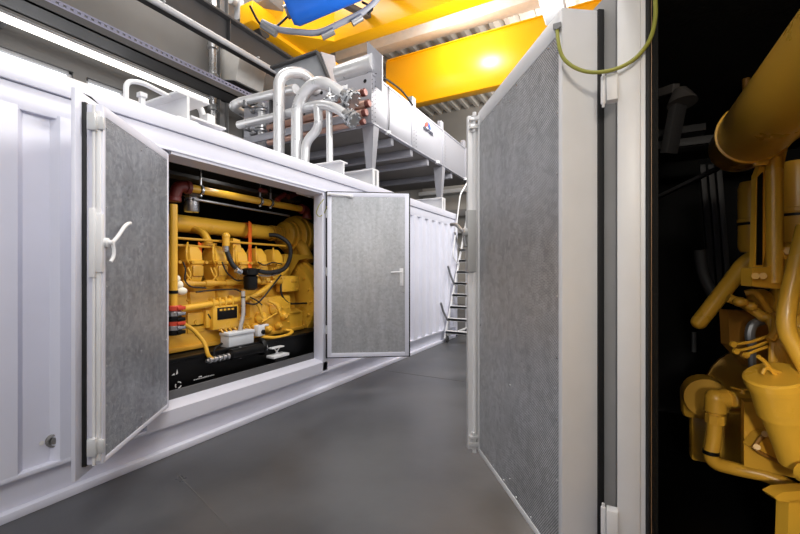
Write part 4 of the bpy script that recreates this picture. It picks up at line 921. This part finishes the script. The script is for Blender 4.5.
# brown plates and bodies behind harness
m = MB(); m.prism([D(728, 310, 1.78), D(776, 312, 1.78), D(776, 370, 1.78), D(752, 368, 1.78), D(730, 345, 1.78)], CF*.05); m.build('backing_plate', BRASS, er)
m = MB()
for (px, py, r) in ((770, 262, .07), (790, 300, .08), (800, 330, .1), (760, 300, .05)):
    q = D(px, py, 1.8); m.sphere(q, r)
m.box(.72, 1.0, 1.2, 2.0, 1.1, 1.5, .05); m.build('pump_body', YEL2, er)
# side plate with covers
m = MB(); m.prism([D(744, 402, 1.68), D(812, 404, 1.62), D(812, 482, 1.62), D(744, 466, 1.68)], CF*.05+CR*.03); m.build('side_plate', YEL2, er)
def outline(pts, d, r, name, mm_):
    P = [D(*p, d) for p in pts]; P.append(P[0]); P.append(P[1]); m = MB(); m.tube(P, r, .03, n=10, closed_caps=True); return m.build(name, mm_, er)
cov = [(753, 448), (762, 436), (776, 430), (794, 432), (800, 442), (800, 464), (788, 466), (766, 456)]
m = MB(); m.prism([D(px, py, 1.62) for px, py in cov], CF*.05); 
for (px, py) in ((757, 447), (765, 434), (788, 463)): m.cyl(D(px, py, 1.62), D(px, py, 1.60), .012, 8)
m.build('side_cover', YEL2, er)
outline(cov, 1.618, .008, 'cover_rim', BRASS)
cov2 = [(764, 412), (774, 407), (790, 409), (797, 417), (793, 424), (776, 424), (768, 419)]
m = MB(); m.prism([D(px, py, 1.61) for px, py in cov2], CF*.04); m.cyl(D(769, 413, 1.61), D(769, 413, 1.59), .013, 8); m.build('round_cover', YEL2, er)
# valve pipe
m = MB(); m.tube([D(780, 399, 1.74), D(716, 398, 1.80), D(715, 415, 1.80), D(714, 440, 1.8), D(709, 462, 1.8), D(735, 469, 1.78), D(768, 475, 1.72), D(800, 492, 1.65)], .029, .07, n=18)
vp = m.build('drain_pipe', YEL2, er, label='dull yellow drain pipe with valve')
m = MB(); q = D(715.5, 398.5, 1.8); m.sphere(q, .042); m.cyl(q, q+V((0, 0, -.06)), .042, 16, ch=.004); m.cyl(q+CR*.0, q+CR*.05, .042, 16, ch=.004); m.cyl(q+V((0, 0, -.07)), q+V((0, 0, -.11)), .038, 8)
q = D(742, 399, 1.77); m.cyl(q-CR*.05, q+CR*.05, .036, 14, ch=.005); m.build('elbow', YEL2, vp)
m = MB(); q = D(742, 392, 1.76); m.cyl(q+V((0, 0, -.03)), q+V((0, 0, .012)), .012, 10); m.bar(q+CR*-.045+V((0, 0, .02)), q+V((0, 0, .008)), .014, .008, .002); m.bar(q+CR*.045+V((0, 0, .02)), q+V((0, 0, .008)), .014, .008, .002); m.build('valve_handle', YEL, vp)
m = MB(); q = D(711, 452, 1.8); m.cyl(q+V((0, 0, -.008)), q+V((0, 0, .008)), .0315, 18); m.build('pipe_band', BLACK, vp)
# bracket at the lower right, bright ring
m = MB(); m.prism([D(774, 497, 1.5), D(783, 492, 1.5), D(815, 490, 1.5), D(815, 505, 1.5), D(778, 501, 1.5)], CF*.05); m.prism([D(789, 500, 1.5), D(815, 500, 1.5), D(815, 560, 1.5), D(787, 560, 1.5)], CF*.05); m.build('corner_bracket', YEL, er)
m = MB(); q = D(803, 472, 1.38); m.lathe([(.022, 0), (.034, 0), (.034, .03), (.022, .03)], q, -CF, 22); m.build('pipe_socket', YEL, er)
# front end: hub boxes left of the engine
m = MB(); q = D(703, 402, 2.15); m.cbox(q, (.2, .12, .17), .03); m.lathe([(.10, 0), (.10, .12)], q+V((0, 0, .05)), (0, -1, 0), 24); m.build('front_pump', YEL2, er)
m = MB(); m.cbox(D(716, 435, 2.2), (.24, .1, .3), .02); m.build('front_cover', YEL2, er)
m = MB(); m.lathe([(.26, 0), (.27, .02), (.27, .05), (.1, .06)], D(765, 395, 2.15), (0, -1, 0), 36); m.build('crank_pulley', YEL2, er)
# dark frame parts in the interior
m = MB(); m.bar(D(648, 262-60, 2.6), D(735, 160, 1.95), .03, .02); m.build('bracing_bar', DGREY, er)
m = MB()
for dx in (0, 8, 16): m.bar(D(702+dx, 165, 2.6), D(712+dx, 290, 2.6), .05, .03)
m.tube([D(700, 250, 2.3), D(703, 275, 2.3), D(714, 296, 2.25)], .03, .1); m.build('radiator_post', DGREY, er)
for (px, py) in ((694, 352), (740, 350)): q = D(px, py, 2.4); MB().cyl(q, q+V((0, 0, .12)), .012, 8).build('hanging_bolt', STEEL, er)
m = MB(); m.tube([D(738, 30, 2.4), D(745, 55, 2.4), D(747, 100, 2.4)], .02, .1); m.build('cable_loop', BRASS, er)
# interior lamp and cable trays (right container)
q = D(680, 95, 2.3)
t = thing('work_lamp', 'dim grey lamp on a bracket inside the dark right container', 'lamp', q)
m = MB(); m.lathe([(.035, 0), (.07, .07), (.075, .09)], q+V((0, 0, .03)), (.1, -.2, -1), 24); m.build('lamp_shade', LAMPOFF, t)
m = MB(); m.bar(D(645, 98, 2.6), D(676, 88, 2.3), .04, .05); m.build('lamp_arm', LAMPOFF, t)
m = MB(); m.bar(q+V((0, 0, .0)), q+V((-.05, .05, -.32)), .09, .05, .01); m.build('lamp_pole', DGREY, t)
for k, (y, z, lb) in enumerate(((3.9, 2.55, 'dark upper cable tray below the ceiling of the right container'), (3.6, 2.38, 'dark lower cable tray on the left wall of the right container'))):
    m = MB(); m.box(.14, .55+.5*k, y-.4, y, z, z+.012, .002); m.box(.14, .55+.5*k, y-.4, y-.39, z, z+.06, .002); m.box(.14, .55+.5*k, y-.01, y, z, z+.06, .002)
    tag(m.build('cable_tray', DGREY), lb, 'cable tray', 'cable trays in the right container')

# ================================================================ LIGHT
world = bpy.data.worlds.new('world'); SC.world = world; world.use_nodes = True
bg = world.node_tree.nodes['Background']; bg.inputs['Color'].default_value = (.93, .96, 1.0, 1); bg.inputs['Strength'].default_value = .72
def area(name, loc, size, power, aim=None, sy=None, col=(1, .98, .95)):
    l = bpy.data.lights.new(name, 'AREA'); l.energy = power; l.size = size; l.color = col
    if sy: l.shape = 'RECTANGLE'; l.size_y = sy
    o = bpy.data.objects.new(name, l); C.objects.link(o); o.location = loc
    d = (V(aim)-V(loc)) if aim else V((0, 0, -1))
    o.rotation_euler = d.to_track_quat('-Z', 'Y').to_euler(); return o
area('hall_lamp', (-1.2, 1.5, 8.2), 1.2, 330, sy=6)
area('hall_lamp', (-.5, 9.5, 6.6), 1.2, 350, sy=3)
area('hall_lamp', (3.5, -3, 7.5), 2, 220, aim=(-3, 3, 1))
area('hall_lamp', (-6.6, 6, 8.6), 1, 200, sy=5)
area('side_fill', (6.5, 3.5, 6.2), 2.0, 420, aim=(-3.9, 3, 1.5))  # added fill without a fixture, brightens the front of the left engine
sl = bpy.data.lights.new('bay_fill_spot', 'SPOT'); sl.energy = 170; sl.spot_size = math.radians(36); sl.spot_blend = .5; sl.shadow_soft_size = .08; sl.color = (1, .95, .85)  # added spot, no real source, lifts the oil filler and parts around it
so = bpy.data.objects.new('bay_fill_spot', sl); C.objects.link(so); so.location = (.3, -.9, 1.75); so.rotation_euler = (V((1.0, 1.45, .95))-V(so.location)).to_track_quat('-Z', 'Y').to_euler()
area('crane_fill', (-1.5, 7.0, 4.9), 1.6, 210, aim=(-3, 7.6, 7))  # fill light added in mid-air to brighten the crane underside
area('back_wall_fill', (-2.5, 14.6, 8.3), 1.5, 260, aim=(-3, 18, 4))  # added only to lighten the far wall, no such hall lamp
area('girder_lamp', (-4.05, 9.8, 8.47), .4, 70, aim=(-3.7, 11.45, 7.7))
area('roof_fill', (-1.5, 13.5, 7.6), 1.5, 120, aim=(-1.2, 12.6, 9.3))  # upward fill added so the corrugated roof gets lighter
area('opening_fill', (-3.6, 3.05, 2.52), .06, 4, sy=1.7, aim=(-4.2, 3.05, 1.2))  # invented fill behind the header for the engine, no lamp mounted there
area('engine_bay_fill', (.35, -.3, 2.68), .5, 38, aim=(.6, 1.8, 1.2), col=(1, .92, .8))  # warm fill added to brighten the right engine bay, has no fixture
SC.view_settings.view_transform = 'Standard'; SC.view_settings.look = 'None'
SC.view_settings.exposure = 0.06; SC.view_settings.gamma = 1
SC.view_settings.use_curve_mapping = False
SC.cycles.max_bounces = 8
